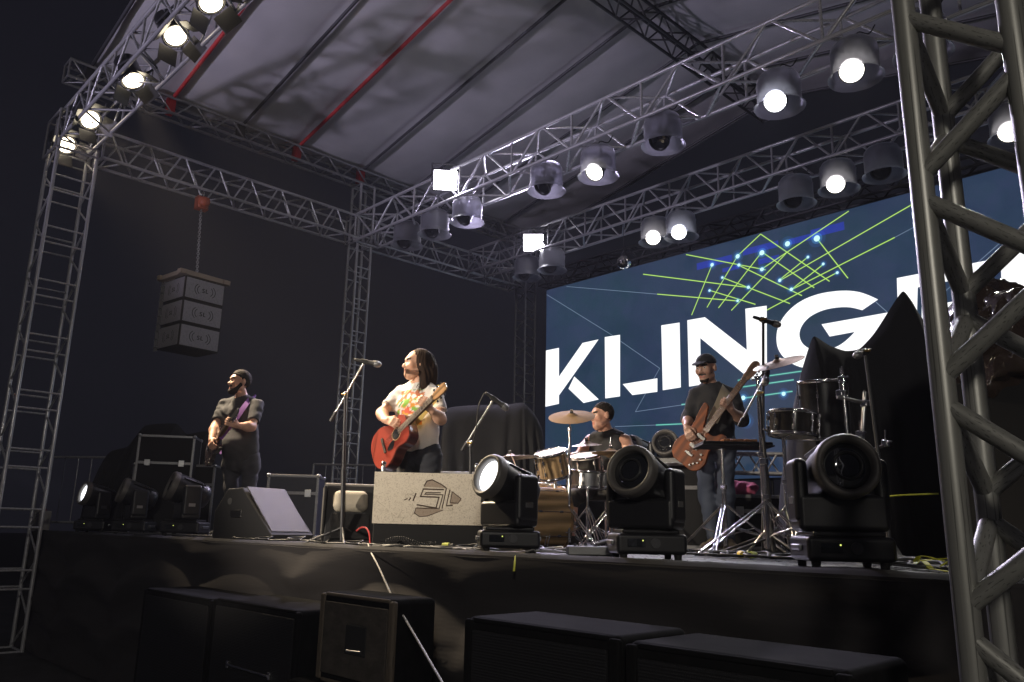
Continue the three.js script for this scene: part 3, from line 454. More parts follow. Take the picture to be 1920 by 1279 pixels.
function person(o) {
  const base = floorAt(o.px, o.D), g = thing('person', o.label, 'person', base, 'musicians on the stage'), L = (a) => H(a[0], a[1], a[2]).sub(base), J = {};
  for (const k in o.J) J[k] = L(o.J[k]);
  const B = headBasis(o.headDir), hs = o.hs || 1, hc = J.head, loc = toLocal(hc, B, hs), skin = o.skin, tor = headBasis(o.torsoDir), fw = o.fat || 1;
  // head
  const hf = localField(hc, B, faceField, hs), fcol = faceColor(skin, o.face), headG = nets(hf, .0042, .004, (x, y, z) => fcol(...loc(x, y, z)));
  // bare body: neck, torso, arms, legs
  const chin = hc.clone().addScaledVector(B.y, -.06 * hs).addScaledVector(B.z, -.012);
  const hipC = J.hipR.clone().add(J.hipL).multiplyScalar(.5), chest = J.shR.clone().add(J.shL).multiplyScalar(.5);
  const inn = (a, b, t) => a.clone().lerp(b, t);
  const ps = [cap(chin, J.neck, .054 * (o.neck || 1), .056 * (o.neck || 1)), cap(J.neck, inn(J.neck, J.shR, .85), .046, .04), cap(J.neck, inn(J.neck, J.shL, .85), .046, .04), cap(chest.clone().addScaledVector(tor.y, -.17), hipC, .07, .065), cap(inn(chest, J.shR, .5), J.hipR, .05, .06), cap(inn(chest, J.shL, .5), J.hipL, .05, .06)];
  for (const s of ['R', 'L']) {
    const el = J['el' + s], wr = J['wr' + s], m = inn(J['sh' + s], el, .45), fm = inn(el, wr, .28);
    ps.push(cap(J['sh' + s], m, .052 * fw, .047 * fw), cap(m, el, .047 * fw, .037), cap(el, fm, .041, .044 * fw), cap(fm, wr, .044 * fw, .0275));
    ps.push(cap(J['hip' + s], J['kn' + s], .075, .055), cap(J['kn' + s], J['an' + s], .055, .038));
  }
  const bodyG = nets(union(ps, .035), .012, .03, () => skin);
  const parts = [bodyG, headG];
  for (const s of ['R', 'L']) if (o['hand' + s]) { const h = o['hand' + s], w = J['wr' + s], f = h.to ? L(h.to).sub(w) : w.clone().sub(J['el' + s]); parts.push(nets(hand(w, f, h.n, s === 'L' ? h.flip : !h.flip, h.curl), .0042, .006, () => skin)); }
  part(g, 'body', mergeC(parts), skinM);
  // shirt
  const k = o.shirt, up = tor.y, wob = (x, y, z) => .006 * nz(x * 9, y * 13, z * 9) + .0035 * Math.sin(y * 55 + 9 * nz(x * 5, y * 4, z * 5)) * (nz(x * 4, y * 4, z * 4 + 7) > 0 ? 1 : .25), wk = k.wob ?? 1;
  const front = tor.z, hemR = J.hemR || J.hipR, hemL = J.hemL || J.hipL, sp = [];
  const cR = inn(chest, J.shR, .55), cL = inn(chest, J.shL, .55), dn = chest.clone().sub(hipC).normalize();
  sp.push(cap(inn(J.neck, J.shR, .12), inn(J.neck, J.shR, .93), .066, .058), cap(inn(J.neck, J.shL, .12), inn(J.neck, J.shL, .93), .066, .058), cap(J.neck.clone().addScaledVector(up, -.03), chest, .075, .09));
  const low = a => a.clone().addScaledVector(up, -.10).addScaledVector(front, .012);
  sp.push(cap(low(cR), inn(hemR, hemL, .08), .096 * fw, .092 * fw), cap(low(cL), inn(hemL, hemR, .08), .096 * fw, .092 * fw), cap(low(chest), inn(hemR, hemL, .5).addScaledVector(front, .02 * fw), .1 * fw, .1 * fw));
  if (o.belly) sp.push(ell(inn(chest, hipC, .68).addScaledVector(front, .05), .16, .15, .15));
  const shirtBase = union(sp, .06), sleeves = [];
  if (k.sleeve) for (const s of ['R', 'L']) { const a = J['sh' + s], e = inn(a, J['el' + s], k.sleeve > 1 ? 1 : k.sleeve), c = cap(a, e, .060 * fw, .060 * fw), d = e.clone().sub(a).normalize();
    sleeves.push(Object.assign((x, y, z) => Math.max(c(x, y, z), (x - e.x) * d.x + (y - e.y) * d.y + (z - e.z) * d.z), { lo: c.lo, hi: c.hi }));
    if (k.sleeve > 1) { const w = inn(J['el' + s], J['wr' + s], k.sleeve - 1), c2 = cap(J['el' + s], w, .06 * fw, .045), d2 = w.clone().sub(J['el' + s]).normalize(); sleeves[sleeves.length - 1] = c; sleeves.push(Object.assign((x, y, z) => Math.max(c2(x, y, z), (x - w.x) * d2.x + (y - w.y) * d2.y + (z - w.z) * d2.z), { lo: c2.lo, hi: c2.hi })); } }
  const hemC = inn(hemR, hemL, .5), hemY = k.hem !== undefined ? L([o.px, k.hem, o.D]).y : hemC.y - .02, neckC = J.neck.clone().addScaledVector(up, .062).addScaledVector(front, .022), all = union([shirtBase, ...sleeves], .03);
  const sf = (x, y, z) => { let d = all(x, y, z) + wk * wob(x, y, z); d = Math.max(d, hemY + .008 * Math.sin(x * 40) - y); const q = Math.hypot((x - neckC.x), (y - neckC.y) * .9, (z - neckC.z)) - k.neck; d = Math.max(d, -q); if (k.arm) for (const s of ['R', 'L']) { const a = J['sh' + s]; d = Math.max(d, -(Math.hypot(x - a.x, y - a.y - .01, z - a.z) - .066)); } return d; };
  sf.lo = all.lo; sf.hi = all.hi;
  const tl = toLocal(chest, tor, 1);
  part(g, k.name || 'shirt', nets(sf, .01, .03, k.print ? (x, y, z) => k.print(...tl(x, y, z), k.color) : () => k.color), clothMat);
  // trousers and shoes
  const q = o.trousers, tp = [cap(J.hipR, J.hipL, .096, .096), cap(J.hipR.clone().addScaledVector(up, .08), J.hipL.clone().addScaledVector(up, .08), .09, .09)];
  for (const s of ['R', 'L']) { const an = J['an' + s], kn = J['kn' + s]; tp.push(cap(J['hip' + s], kn, .088, .066)); tp.push(q.short ? cap(kn, inn(kn, an, .05), .072, .075) : cap(kn, an, .072, .058)); }
  const tf0 = union(tp, .045), tf = Object.assign((x, y, z) => tf0(x, y, z) + .007 * nz(x * 8, y * 14, z * 8) + .003 * Math.sin(y * 70 + 8 * nz(x * 6, y * 3, z * 6)), { lo: tf0.lo, hi: tf0.hi });
  part(g, q.name || 'trousers', nets(tf, .012, .03, (x, y, z) => q.print ? mixc(q.color, q.print, Math.max(0, Math.min(1, .5 + 1.3 * nz(x * 7, y * 5, z * 7)))) : q.color), clothMat);
  for (const s of ['R', 'L']) {
    const an = J['an' + s], d = (o['toe' + s] ? L(o['toe' + s]).sub(an).setY(0) : o.torsoDir.clone().setY(0)).normalize(), a = an.clone().setY(.045), heel = a.clone().addScaledVector(d, -.05), toe = a.clone().addScaledVector(d, .175).setY(.036);
    const f = union([cap(heel, toe, .042, .036), cap(a.clone().setY(.085), a.clone().addScaledVector(d, .07).setY(.06), .042, .036)], .03), ff = Object.assign((x, y, z) => Math.max(f(x, y, z), .004 - y), { lo: f.lo, hi: f.hi });
    const sh = part(g, 'shoe', nets(ff, .008, .02, (x, y) => y < .022 ? [.55, .53, .5] : o.shoe), clothMat);
    if (o.laces) for (let i = 0; i < 4; i++) { const c = a.clone().addScaledVector(d, .03 + i * .026).setY(.1 - i * .012), sd = UP.clone().cross(d); rod(sh, 'lace', c.clone().addScaledVector(sd, -.026), c.clone().addScaledVector(sd, .026), .004, std([.7, .68, .62], .8)); }
  }
  return { g, J, base, B, hc, hs, loc, L, tor };
}
// short hair or beard as a field in head axes
function hairCap(P, name, f, color, h = .0055) { const lf = localField(P.hc, P.B, f, P.hs); return part(P.g, name, nets(lf, h, .004, (x, y, z) => { const n = nz(x * 60, y * 18, z * 60); return color.map(c => c * (1 + .35 * n)); }), hairM); }
const scalp = (thick, line, side) => { const e = ell(V(0, .032, -.016), .079 + thick, .093 + thick, .098 + thick); const f = (x, y, z) => Math.max(e(x, y, z) + .004 * nz(x * 70, y * 70, z * 70), line(x, y, z)); f.lo = [-.12, -.1, -.14]; f.hi = [.12, .15, .12]; return f; };

const hairline = (x, y, z) => { const a = z > .015 ? .03 + (z - .015) * .72 + 4 * Math.max(0, Math.abs(x) - .05) * (z - .015) * 0 : z > -.02 ? -.035 + .065 * Math.max(0, (z - .0) / .015) : -.035 - (z > -.06 ? 0 : (-.06 - z) * 1.2); return Math.max(a - y + .006 * nz(x * 60, y * 60, z * 60), z < .022 && Math.hypot((y + .006) / .036, (z + .008) / .02) < 1 && Math.abs(x) > .07 ? .01 : -1); };
// ---- the singer
const singer = person({
  px: 785, D: 6.6, label: 'singer in a white printed shirt with long dark hair playing a red acoustic guitar', skin: [.62, .36, .25], headDir: dirOf(1.08, .06), torsoDir: dirOf(.62, 0), face: { hair: [.035, .022, .016] }, hs: 1.08,
  J: { head: [781, 684, 6.6], neck: [789, 722, 6.63], shR: [750, 739, 6.72], shL: [818, 741, 6.50], elR: [715, 775, 6.60], wrR: [724, 788, 6.38], elL: [827, 787, 6.36], wrL: [806, 766, 6.20], hipR: [764, 862, 6.72], hipL: [806, 864, 6.58], hemR: [762, 838, 6.70], hemL: [806, 840, 6.58], knR: [758, 936, 6.62], knL: [812, 938, 6.48], anR: [755, 1007, 6.7], anL: [818, 1009, 6.55] },
  handR: { to: [741, 791, 6.30], n: dirOf(-2.2, -.5), curl: 1.0 }, handL: { to: [793, 752, 6.16], n: dirOf(2.6, .2), curl: 1.25, flip: false },
  shirt: { color: [.72, .69, .66], sleeve: .66, neck: .078, hem: 846, print: (x, y, z, c) => { if (z < .04) return c; const u = x / .13, v = (y + .12) / .15; if (Math.abs(u) > 1 || Math.abs(v) > 1) return c; const n = nz(x * 26, y * 26, 3), m = nz(x * 14, y * 18, 9); const p = v > .45 && v < .95 ? (n > -.1 ? [.55, .2, .1] : c) : m > .12 ? [.22, .42, .07] : n > .1 ? [.7, .32, .06] : m < -.25 ? [.6, .12, .07] : n < -.3 ? [.1, .3, .12] : c; return p; } },
  trousers: { color: [.02, .022, .03] }, shoe: [.03, .03, .03],
});
{ // long wavy hair to the shoulders
  const col = [.030, .018, .013], e = union([ell(V(0, .035, -.03), .088, .1, .098), ell(V(0, -.05, -.1), .1, .135, .075), ell(V(0, -.11, -.1), .095, .1, .06), cap(V(-.06, 0, -.03), V(-.098, -.17, -.045), .038, .036), cap(V(.06, 0, -.03), V(.098, -.175, -.045), .038, .036), cap(V(0, -.05, -.09), V(0, -.2, -.07), .05, .04)], .04);
  const f = (x, y, z) => { const a = Math.atan2(x, z + .02); let d = e(x, y, z) + .0018 * Math.sin(a * 22 + y * 18 + 6 * nz(x * 9, y * 7, z * 9)) + .004 * nz(x * 34, y * 8, z * 34); d = Math.max(d, -(Math.hypot(x / .062, (y + .025) / .1, (z - .085) / .1) - 1) * .06); return d; };
  f.lo = [-.15, -.27, -.16]; f.hi = [.15, .15, .12];
  const hm = hairCap(singer, 'hair', f, col);
  const gs = []; const T = (x, y, z) => singer.hc.clone().addScaledVector(singer.B.x, x).addScaledVector(singer.B.y, y).addScaledVector(singer.B.z, z);
  for (let i = 0; i < 300; i++) { const a = rr(Math.PI * .38, Math.PI * 1.62), x = Math.sin(a) * .1, z = Math.cos(a) * .09 - .035, l = rr(.08, .13), o = rr(.6, 1.2); const g = tubeGeo([T(x * .9, -.02 + rr(-.04, .06), z), T(x * 1.06, -.09, z * 1.05), T(x * (1.0 + .12 * o) + rr(-.012, .012), -.13 - l * .4, z + rr(-.01, .01)), T(x * 1.05 + rr(-.03, .03), -.13 - l, z + rr(-.02, .02))], rr(.0011, .0022), 10, 4); gs.push(g); }
  part(singer.g, 'hair_strands', merge(gs), std(col, .45));
}
// ---- the guitarist at left
const gtr = person({
  px: 450, D: 8.5, label: 'bearded guitarist in a dark T-shirt standing at the left of the stage', skin: [.60, .34, .24], headDir: dirOf(.82, .03), torsoDir: dirOf(.8, 0), fat: 1.08, hs: 1.1, neck: 1.1, belly: true, face: { hair: [.022, .016, .013], beard: .0, stache: true },
  J: { head: [449, 717, 8.5], neck: [455, 749, 8.54], shR: [421, 759, 8.66], shL: [483, 760, 8.40], elR: [403, 800, 8.52], wrR: [396, 824, 8.30], elL: [472, 801, 8.24], wrL: [445, 798, 8.10], hipR: [434, 872, 8.60], hipL: [470, 873, 8.48], knR: [432, 940, 8.5], knL: [466, 941, 8.36], anR: [430, 995, 8.6], anL: [472, 997, 8.42] },
  handR: { to: [394, 836, 8.22], n: dirOf(-2.2, -.4), curl: 1.1 }, handL: { to: [430, 792, 8.04], n: dirOf(2.5, .3), curl: 1.2, flip: false },
  shirt: { color: [.055, .055, .06], sleeve: .74, neck: .08, hem: 884 }, trousers: { color: [.035, .036, .045], print: [.075, .075, .085] }, shoe: [.03, .03, .03],
});
hairCap(gtr, 'hair', scalp(.005, hairline), [.022, .016, .012]);
{ const e = union([cap(V(-.058, -.03, .012), V(-.03, -.095, .052), .02, .028), cap(V(.058, -.03, .012), V(.03, -.095, .052), .02, .028), ell(V(0, -.1, .06), .044, .034, .04), cap(V(-.026, -.05, .082), V(.026, -.05, .082), .0075)], .02), f = (x, y, z) => Math.max(e(x, y, z) + .003 * nz(x * 90, y * 90, z * 90), -(Math.hypot(x / .02, (y + .068) / .011, (z - .09) / .03) - 1) * .012); f.lo = [-.09, -.15, -.02]; f.hi = [.09, .02, .12]; hairCap(gtr, 'beard', f, [.020, .015, .012], .0045); }
// ---- the drummer
const drm = person({
  px: 1135, D: 7.4, label: 'drummer in a black tank top seated behind the drum kit', skin: [.50, .27, .19], headDir: dirOf(1.2, -.04), torsoDir: dirOf(.75, 0), face: { hair: [.02, .015, .012] }, neck: 1.08, fat: 1.06, hs: 1.06,
  J: { head: [1129, 780, 7.4], neck: [1137, 811, 7.46], shR: [1106, 826, 7.6], shL: [1173, 826, 7.34], elR: [1082, 858, 7.4], wrR: [1062, 862, 7.15], elL: [1188, 866, 7.18], wrL: [1152, 884, 7.04], hipR: [1118, 912, 7.52], hipL: [1158, 913, 7.42], hemR: [1120, 905, 7.52], hemL: [1157, 906, 7.42], knR: [1074, 934, 7.16], knL: [1158, 942, 7.0], anR: [1070, 1008, 7.2], anL: [1150, 1012, 7.05] },
  handR: { to: [1050, 866, 7.06], n: dirOf(-.4, -1.2), curl: 1.6 }, handL: { to: [1138, 885, 6.98], n: dirOf(.2, -1.2), curl: 1.6, flip: true },
  shirt: { color: [.02, .02, .022], sleeve: 0, neck: .085, arm: true, hem: 912, name: 'tank_top' }, trousers: { color: [.03, .03, .035], short: true, name: 'shorts' }, shoe: [.04, .04, .04],
});
hairCap(drm, 'hair', scalp(.001, hairline), [.02, .015, .012]);
// ---- the bass player
const bas = person({
  px: 1338, D: 7.1, label: 'bass player in a cap, dark shirt and jeans standing in front of the screen', skin: [.42, .25, .19], headDir: dirOf(.75, -.22), torsoDir: dirOf(.3, 0), face: { hair: [.02, .016, .014], beard: .0, stache: true }, laces: true, hs: 1.08,
  J: { head: [1324, 690, 7.1], neck: [1333, 724, 7.14], shR: [1303, 741, 7.20], shL: [1374, 741, 7.04], elR: [1290, 786, 7.16], wrR: [1288, 803, 6.94], elL: [1391, 787, 6.94], wrL: [1372, 769, 6.80], hipR: [1322, 836, 7.18], hipL: [1360, 838, 7.10], knR: [1324, 925, 7.12], knL: [1362, 927, 7.0], anR: [1341, 1016, 7.0], anL: [1366, 1010, 7.14] },
  handR: { to: [1293, 818, 6.86], n: dirOf(-2.3, -.3), curl: .95 }, handL: { to: [1363, 755, 6.74], n: dirOf(2.7, .2), curl: 1.25, flip: false },
  shirt: { color: [.022, .023, .028], sleeve: 1.35, neck: .074, hem: 826 }, trousers: { color: [.055, .07, .11], print: [.10, .12, .17], name: 'jeans' }, shoe: [.16, .13, .10], toeR: [1318, 1035, 6.85], toeL: [1380, 1030, 6.9],
});
{ const e = ell(V(0, .042, -.012), .086, .084, .104), br = ell(V(0, .05, .1), .07, .009, .07), f = (x, y, z) => Math.min(Math.max(e(x, y, z), .034 - y), Math.max(br(x, y - (z - .1) * -.25, z), .02 - z)); f.lo = [-.11, .0, -.13]; f.hi = [.11, .14, .19]; const lf = localField(bas.hc, bas.B, f, 1.04); part(bas.g, 'cap', nets(lf, .005, .004, () => [.02, .021, .026]), clothMat); }
{ const e = union([cap(V(-.05, -.04, .03), V(-.02, -.1, .062), .014, .018), cap(V(.05, -.04, .03), V(.02, -.1, .062), .014, .018), ell(V(0, -.1, .066), .03, .02, .025)], .015), f = (x, y, z) => e(x, y, z) + .002 * nz(x * 90, y * 90, z * 90); f.lo = [-.08, -.14, 0]; f.hi = [.08, .02, .11]; hairCap(bas, 'beard', f, [.02, .016, .014], .0045); }

// ---------------------------------------------------------------- instruments
function ribbon(pts, width, nrm, thick = .004) {
  const c = new THREE.CatmullRomCurve3(pts), n = pts.length * 8, pos = [], idx = [];
  for (let i = 0; i <= n; i++) { const p = c.getPoint(i / n), t = c.getTangent(i / n), s = t.clone().cross(typeof nrm === 'function' ? nrm(i / n) : nrm).normalize(), u = s.clone().cross(t).normalize(); for (const [a, b] of [[-.5, .5], [.5, .5], [.5, -.5], [-.5, -.5]]) { const q = p.clone().addScaledVector(s, a * width).addScaledVector(u, b * thick); pos.push(q.x, q.y, q.z); } }
  for (let i = 0; i < n; i++) for (let k = 0; k < 4; k++) { const a = i * 4 + k, b = i * 4 + (k + 1) % 4; idx.push(a, b, a + 4, b, b + 4, a + 4); }
  const g = new THREE.BufferGeometry(); g.setAttribute('position', new THREE.Float32BufferAttribute(pos, 3)); g.setIndex(idx); const k = g.toNonIndexed(); k.computeVertexNormals(); k.setAttribute('uv', new THREE.Float32BufferAttribute(new Float32Array(k.attributes.position.count * 2), 2)); return k;
}
function splineShape(pts) { const c = new THREE.CatmullRomCurve3(pts.map(p => V(p[0], p[1], 0)), true, 'centripetal'); return new THREE.Shape(c.getPoints(pts.length * 7).map(p => new THREE.Vector2(p.x, p.y))); }
const grainT = tex(256, 256, (u, v) => { const r = Math.sin((u * 26 + 2.5 * fbm(u * 3, v * .8, 2)) * 3.1) * .5 + .5, n = fbm(u * 40, v * 2, 5, 3); const k = .62 + .3 * r + .25 * n; return [k, k * .95, k * .9]; }, true);
const wood = (c, rough = .3, coat = .6) => phy(c, { roughness: rough, map: grainT, clearcoat: coat, clearcoatRoughness: .2 });
function stringed(name, label, bottom, top, nrm, o) {
  const y = top.clone().sub(bottom), len = y.length(); y.normalize(); const z = nrm.clone().addScaledVector(y, -nrm.dot(y)).normalize(), x = y.clone().cross(z), g = thing(name, label, 'guitar', bottom, 'guitars being played'); g.quaternion.copy(Q(x, y, z)); g.scale.setScalar(len / o.len);
  const sh = splineShape(o.outline), ex = (d, b) => new THREE.ExtrudeGeometry(sh, { depth: d, bevelEnabled: true, bevelThickness: b, bevelSize: b, bevelSegments: 3, curveSegments: 4 });
  const body = part(g, 'body', ex(o.depth - .01, .006).translate(0, 0, -o.depth), o.bodyM);
  if (o.topM) { const tp = part(g, 'sound_board', ex(.002, .002).translate(0, 0, -.001), o.topM); part(tp, 'sound_hole', new THREE.CircleGeometry(.049, 28).translate(0, o.hole, .0052), M.blackMatte); part(tp, 'rosette', new THREE.TorusGeometry(.057, .0035, 6, 32).scale(1, 1, .4).translate(0, o.hole, .005), std([.5, .36, .18], .4)); part(tp, 'pickguard', new THREE.ShapeGeometry(splineShape([[.045, o.hole - .04], [.10, o.hole - .09], [.07, o.hole - .15], [.03, o.hole - .09], [.03, o.hole - .055]])).translate(0, 0, .0056), M.blackGloss); }
  const zf = o.topM ? .004 : .006;
  part(g, 'bridge', rbox(o.bridgeW, .025, .014, .004).translate(0, o.bridge, zf + .006), o.bridgeM);
  const nl = o.nut - o.neck0;
  part(g, 'neck', rbox(.05, nl + .03, .03, .014).translate(0, o.neck0 + nl / 2 + .01, -.012), o.neckM);
  const fb = part(g, 'fretboard', rbox(.056, o.nut - o.fb0, .008, .003).translate(0, (o.nut + o.fb0) / 2, zf + .004), o.fbM);
  const sc = o.nut - o.bridge; for (let i = 0; i < 21; i++) { const yy = o.nut - sc * (1 - Math.pow(2, -i / 12)); if (yy > o.fb0) part(fb, 'fret', new THREE.BoxGeometry(.055, .0028, .0025).translate(0, yy, zf + .0088), M.chrome); }
  part(g, 'headstock', new THREE.ExtrudeGeometry(splineShape(o.headShape), { depth: .014, bevelEnabled: true, bevelThickness: .002, bevelSize: .002, bevelSegments: 1 }).translate(0, 0, -.012), o.headM);
  for (let i = 0; i < o.strings; i++) {
    const a = (i - (o.strings - 1) / 2) / (o.strings - 1), sd = o.oneSide ? 1 : (i < o.strings / 2 ? -1 : 1), hy = o.nut + .03 + (o.oneSide ? i : sd < 0 ? i : o.strings - 1 - i) * o.pegStep;
    part(g, 'string', rodGeo(V(a * .05, o.bridge, zf + .014), V(a * .04, o.nut, zf + .01), .0011, .0011, 5), M.chrome);
    const pg = part(g, 'tuning_peg', rodGeo(V(sd * .032, hy, -.006), V(sd * .058, hy, -.006), .004, .004, 8), M.chrome); part(pg, 'peg_button', rbox(.016, .02, .008, .003).translate(sd * .064, hy, -.006), M.chrome);
  }
  for (const [k, w, h, yy] of o.pickups || []) part(g, 'pickup', rbox(w, h, .012, .003).translate(0, yy, zf + .005), M.blackGloss);
  for (const [kx, ky] of o.knobs || []) part(g, 'knob', new THREE.CylinderGeometry(.009, .01, .016, 14).rotateX(Math.PI / 2).translate(kx, ky, zf + .008), o.knobM || M.blackGloss);
  return g;
}
const mir = pts => [...pts, ...pts.slice(1, -1).reverse().map(([x, y]) => [-x, y])];
stringed('acoustic_guitar', 'red acoustic guitar held by the singer', H(699, 858, 6.50), H(836, 722, 6.02), dirOf(.80, .12), {
  len: 1.02, depth: .10, outline: mir([[0, 0], [.1, .012], [.17, .06], [.197, .14], [.18, .22], [.135, .29], [.125, .325], [.14, .39], [.142, .43], [.11, .48], [0, .495]]), hole: .345, bridge: .17, bridgeW: .16, neck0: .48, fb0: .375, nut: .85,
  bodyM: wood([.16, .03, .018]), topM: phy([.30, .038, .02], { roughness: .34, clearcoat: .5, clearcoatRoughness: .25, map: softT }), bridgeM: std([.03, .02, .015], .5), neckM: wood([.25, .12, .05]), fbM: std([.30, .24, .19], .45), headM: wood([.42, .26, .13]), strings: 6, pegStep: .045, headShape: [[-.024, .85], [-.036, .88], [-.036, 1.01], [0, 1.02], [.036, 1.01], [.036, .88], [.024, .85]] });
stringed('electric_guitar', 'dark electric guitar held by the bearded guitarist', H(384, 856, 8.52), H(447, 766, 7.92), dirOf(.95, .1), {
  len: .98, depth: .045, outline: [[0, 0], [.12, .01], [.165, .08], [.15, .17], [.115, .23], [.14, .31], [.13, .39], [.085, .40], [.06, .33], [-.045, .33], [-.075, .42], [-.13, .45], [-.15, .36], [-.12, .25], [-.15, .17], [-.165, .08], [-.12, .01]], bridge: .13, bridgeW: .08, neck0: .30, fb0: .31, nut: .78,
  bodyM: phy([.03, .02, .02], { roughness: .2, clearcoat: 1 }), bridgeM: M.chrome, neckM: wood([.3, .16, .07]), fbM: std([.06, .035, .02], .5), headM: M.blackGloss, strings: 6, oneSide: true, pegStep: .025, headShape: [[-.022, .78], [-.03, .84], [-.02, .96], [.02, .97], [.045, .93], [.03, .82], [.022, .78]], pickups: [[0, .075, .03, .18], [0, .075, .03, .28]], knobs: [[.1, .1], [.12, .06]] });
stringed('bass_guitar', 'orange wooden bass guitar with a long neck held by the bass player', H(1279, 868, 6.96), H(1421, 678, 6.62), dirOf(.42, .1), {
  len: 1.16, depth: .045, outline: [[0, 0], [.1, .0], [.155, .05], [.165, .13], [.135, .21], [.125, .28], [.165, .36], [.175, .43], [.14, .43], [.085, .37], [.04, .36], [-.04, .38], [-.075, .45], [-.13, .56], [-.165, .57], [-.16, .48], [-.135, .36], [-.135, .25], [-.17, .15], [-.155, .05], [-.1, 0]], bridge: .11, bridgeW: .085, neck0: .36, fb0: .36, nut: .97,
  bodyM: wood([.36, .10, .022], .6, 0), bridgeM: M.blackGloss, neckM: wood([.38, .2, .09]), fbM: wood([.34, .16, .07], .45), headM: wood([.42, .22, .11]), strings: 5, oneSide: true, pegStep: .03, headShape: [[-.026, .97], [-.034, 1.03], [-.03, 1.14], [.01, 1.16], [.045, 1.12], [.036, 1.0], [.026, .97]], pickups: [[0, .09, .035, .19], [0, .09, .035, .30]], knobs: [[.09, .06], [.115, .09], [.12, .13], [.07, .03], [.1, .17]] });
{ // straps
  const s1 = ribbon([H(772, 800, 6.44), H(800, 765, 6.36), H(822, 736, 6.40), H(820, 728, 6.54), H(800, 740, 6.76), H(770, 800, 6.86), H(730, 850, 6.60)].map(p => p), .06, fc);
  solo('guitar_strap', s1, std([.5, .38, .12], .8), V(0, 0, 0), 'yellow patterned guitar strap over the shoulder of the singer', 'strap', 'guitar straps');
  solo('guitar_strap', ribbon([H(412, 822, 8.24), H(440, 788, 8.26), H(462, 757, 8.36), H(474, 744, 8.48), H(478, 752, 8.66), H(450, 800, 8.82), H(410, 850, 8.62)], .055, fc), std([.22, .09, .36], .8), V(0, 0, 0), 'purple guitar strap over the shoulder of the bearded guitarist', 'strap', 'guitar straps');
  solo('guitar_strap', ribbon([H(1336, 790, 6.90), H(1350, 760, 6.92), H(1360, 735, 6.96), H(1362, 727, 7.1), H(1350, 740, 7.28), H(1320, 800, 7.36), H(1290, 860, 7.06)], .095, fc), std([.34, .30, .23], .85), V(0, 0, 0), 'wide beige guitar strap over the shoulder of the bass player', 'strap', 'guitar straps');
}

// ---------------------------------------------------------------- microphones on stands
const micG = lathe([[0, 0], [.009, 0], [.0125, .01], [.016, .1], [.019, .15], [.024, .157], [.026, .165]], 18), grilleG = lathe([[.0255, .163], [.027, .172], [.0265, .192], [.02, .21], [.008, .218], [0, .219]], 18), grilleM = std([.35, .35, .36], .45, .9, { bumpMap: clothT, bumpScale: .001 });
function micStand(label, foot, joint, tip, tail, mic, micDir, { tri = .3, chromeM = M.chromeDull, flat = false, D } = {}) {
  const g = thing('microphone_stand', label, 'microphone stand', foot, 'microphone stands'), l = p => p.clone().sub(foot), up = l(joint);
  rod(g, 'pole', V(up.x * 0, .05, 0), V(up.x, up.y, up.z), .0105, M.darkSteel); rod(g, 'lower_tube', V(0, .03, 0), V(up.x * .5, up.y * .5, up.z * .5), .0145, M.darkSteel);
  if (flat) part(g, 'weight_base', lathe([[0, 0], [.13, 0], [.135, .012], [.06, .04], [.03, .1], [.016, .12], [0, .12]], 24), std([.09, .09, .09], .5, .4)); else for (let k = 0; k < 3; k++) rod(g, 'leg', V(0, .13, 0), V(Math.cos(k * 2.094 + .5) * tri, .012, Math.sin(k * 2.094 + .5) * tri), .009, M.darkSteel);
  const jn = part(g, 'boom_clamp', rbox(.03, .045, .03, .008), M.chromeDull, up); part(jn, 'wing_knob', rbox(.05, .014, .014, .005), M.brass, V(.02, 0, .025));
  if (tip) { rod(g, 'boom', l(tail), l(tip), .0075, chromeM); rod(g, 'counterweight', l(tail), l(tail).lerp(l(tip), .16), .013, M.darkSteel); }
  const m = thing('microphone', mic, 'microphone', tip || joint, 'microphones'); m.quaternion.setFromUnitVectors(UP, micDir.clone().normalize());
  part(m, 'handle', micG, M.black, V(0, -.08, 0)); part(m, 'grille', grilleG, grilleM, V(0, -.08, 0)); part(m, 'holder', new THREE.CylinderGeometry(.0215, .0195, .05, 14), M.rubber, V(0, 0, 0));
  return g;
}
micStand('boom microphone stand in front of the slim tower beside the singer', floorAt(640, 6.3), H(647, 741, 6.3), H(683, 678, 6.25), H(620, 790, 6.35), 'vocal microphone pointing at the singer', H(714, 677, 6.3).sub(H(664, 667, 6.3)));
micStand('low boom microphone stand between the singer and the drum kit', floorAt(882, 6.1), H(882, 832, 6.1), H(926, 748, 6.05), H(866, 845, 6.12), 'slim microphone on the low boom between singer and drums', H(905, 731, 6.05).sub(H(950, 764, 6.1)).negate());
micStand('tall microphone stand rising in front of the letter N', floorAt(1432, 5.9), H(1431, 600, 5.9), null, null, 'black microphone at the top of the tall stand before the letter N', dirOf(-1.2, -.4));
micStand('microphone stand with a round weighted base by the large moving light', floorAt(1672, 4.9), H(1622, 660, 5.0), null, null, 'microphone in front of the middle of the letter G', dirOf(.9, -.35), { flat: true });
micStand('boom stand beside the snare drum at right', floorAt(1452, 5.6), H(1424, 738, 5.7), H(1438, 700, 5.7), H(1385, 800, 5.75), 'small microphone clamped above the snare drum at right', dirOf(.5, -.8));
for (const [pts, lab] of [[[H(908, 737, 6.05), H(898, 760, 6.03), H(893, 800, 6.05), H(884, 850, 6.1), H(880, 940, 6.1), floorAt(884, 6.05).add(V(0, .01, 0))], 'thin cable hanging from the low boom microphone'], [[H(664, 668, 6.3), H(655, 700, 6.33), H(652, 760, 6.34), H(648, 860, 6.34), floorAt(646, 6.3).add(V(0, .01, 0))], 'cable running down the vocal microphone stand']])
  solo('microphone_cable', tubeGeo(pts, .0045, 40, 6), M.rubber, V(0, 0, 0), lab, 'cable', 'microphone cables');

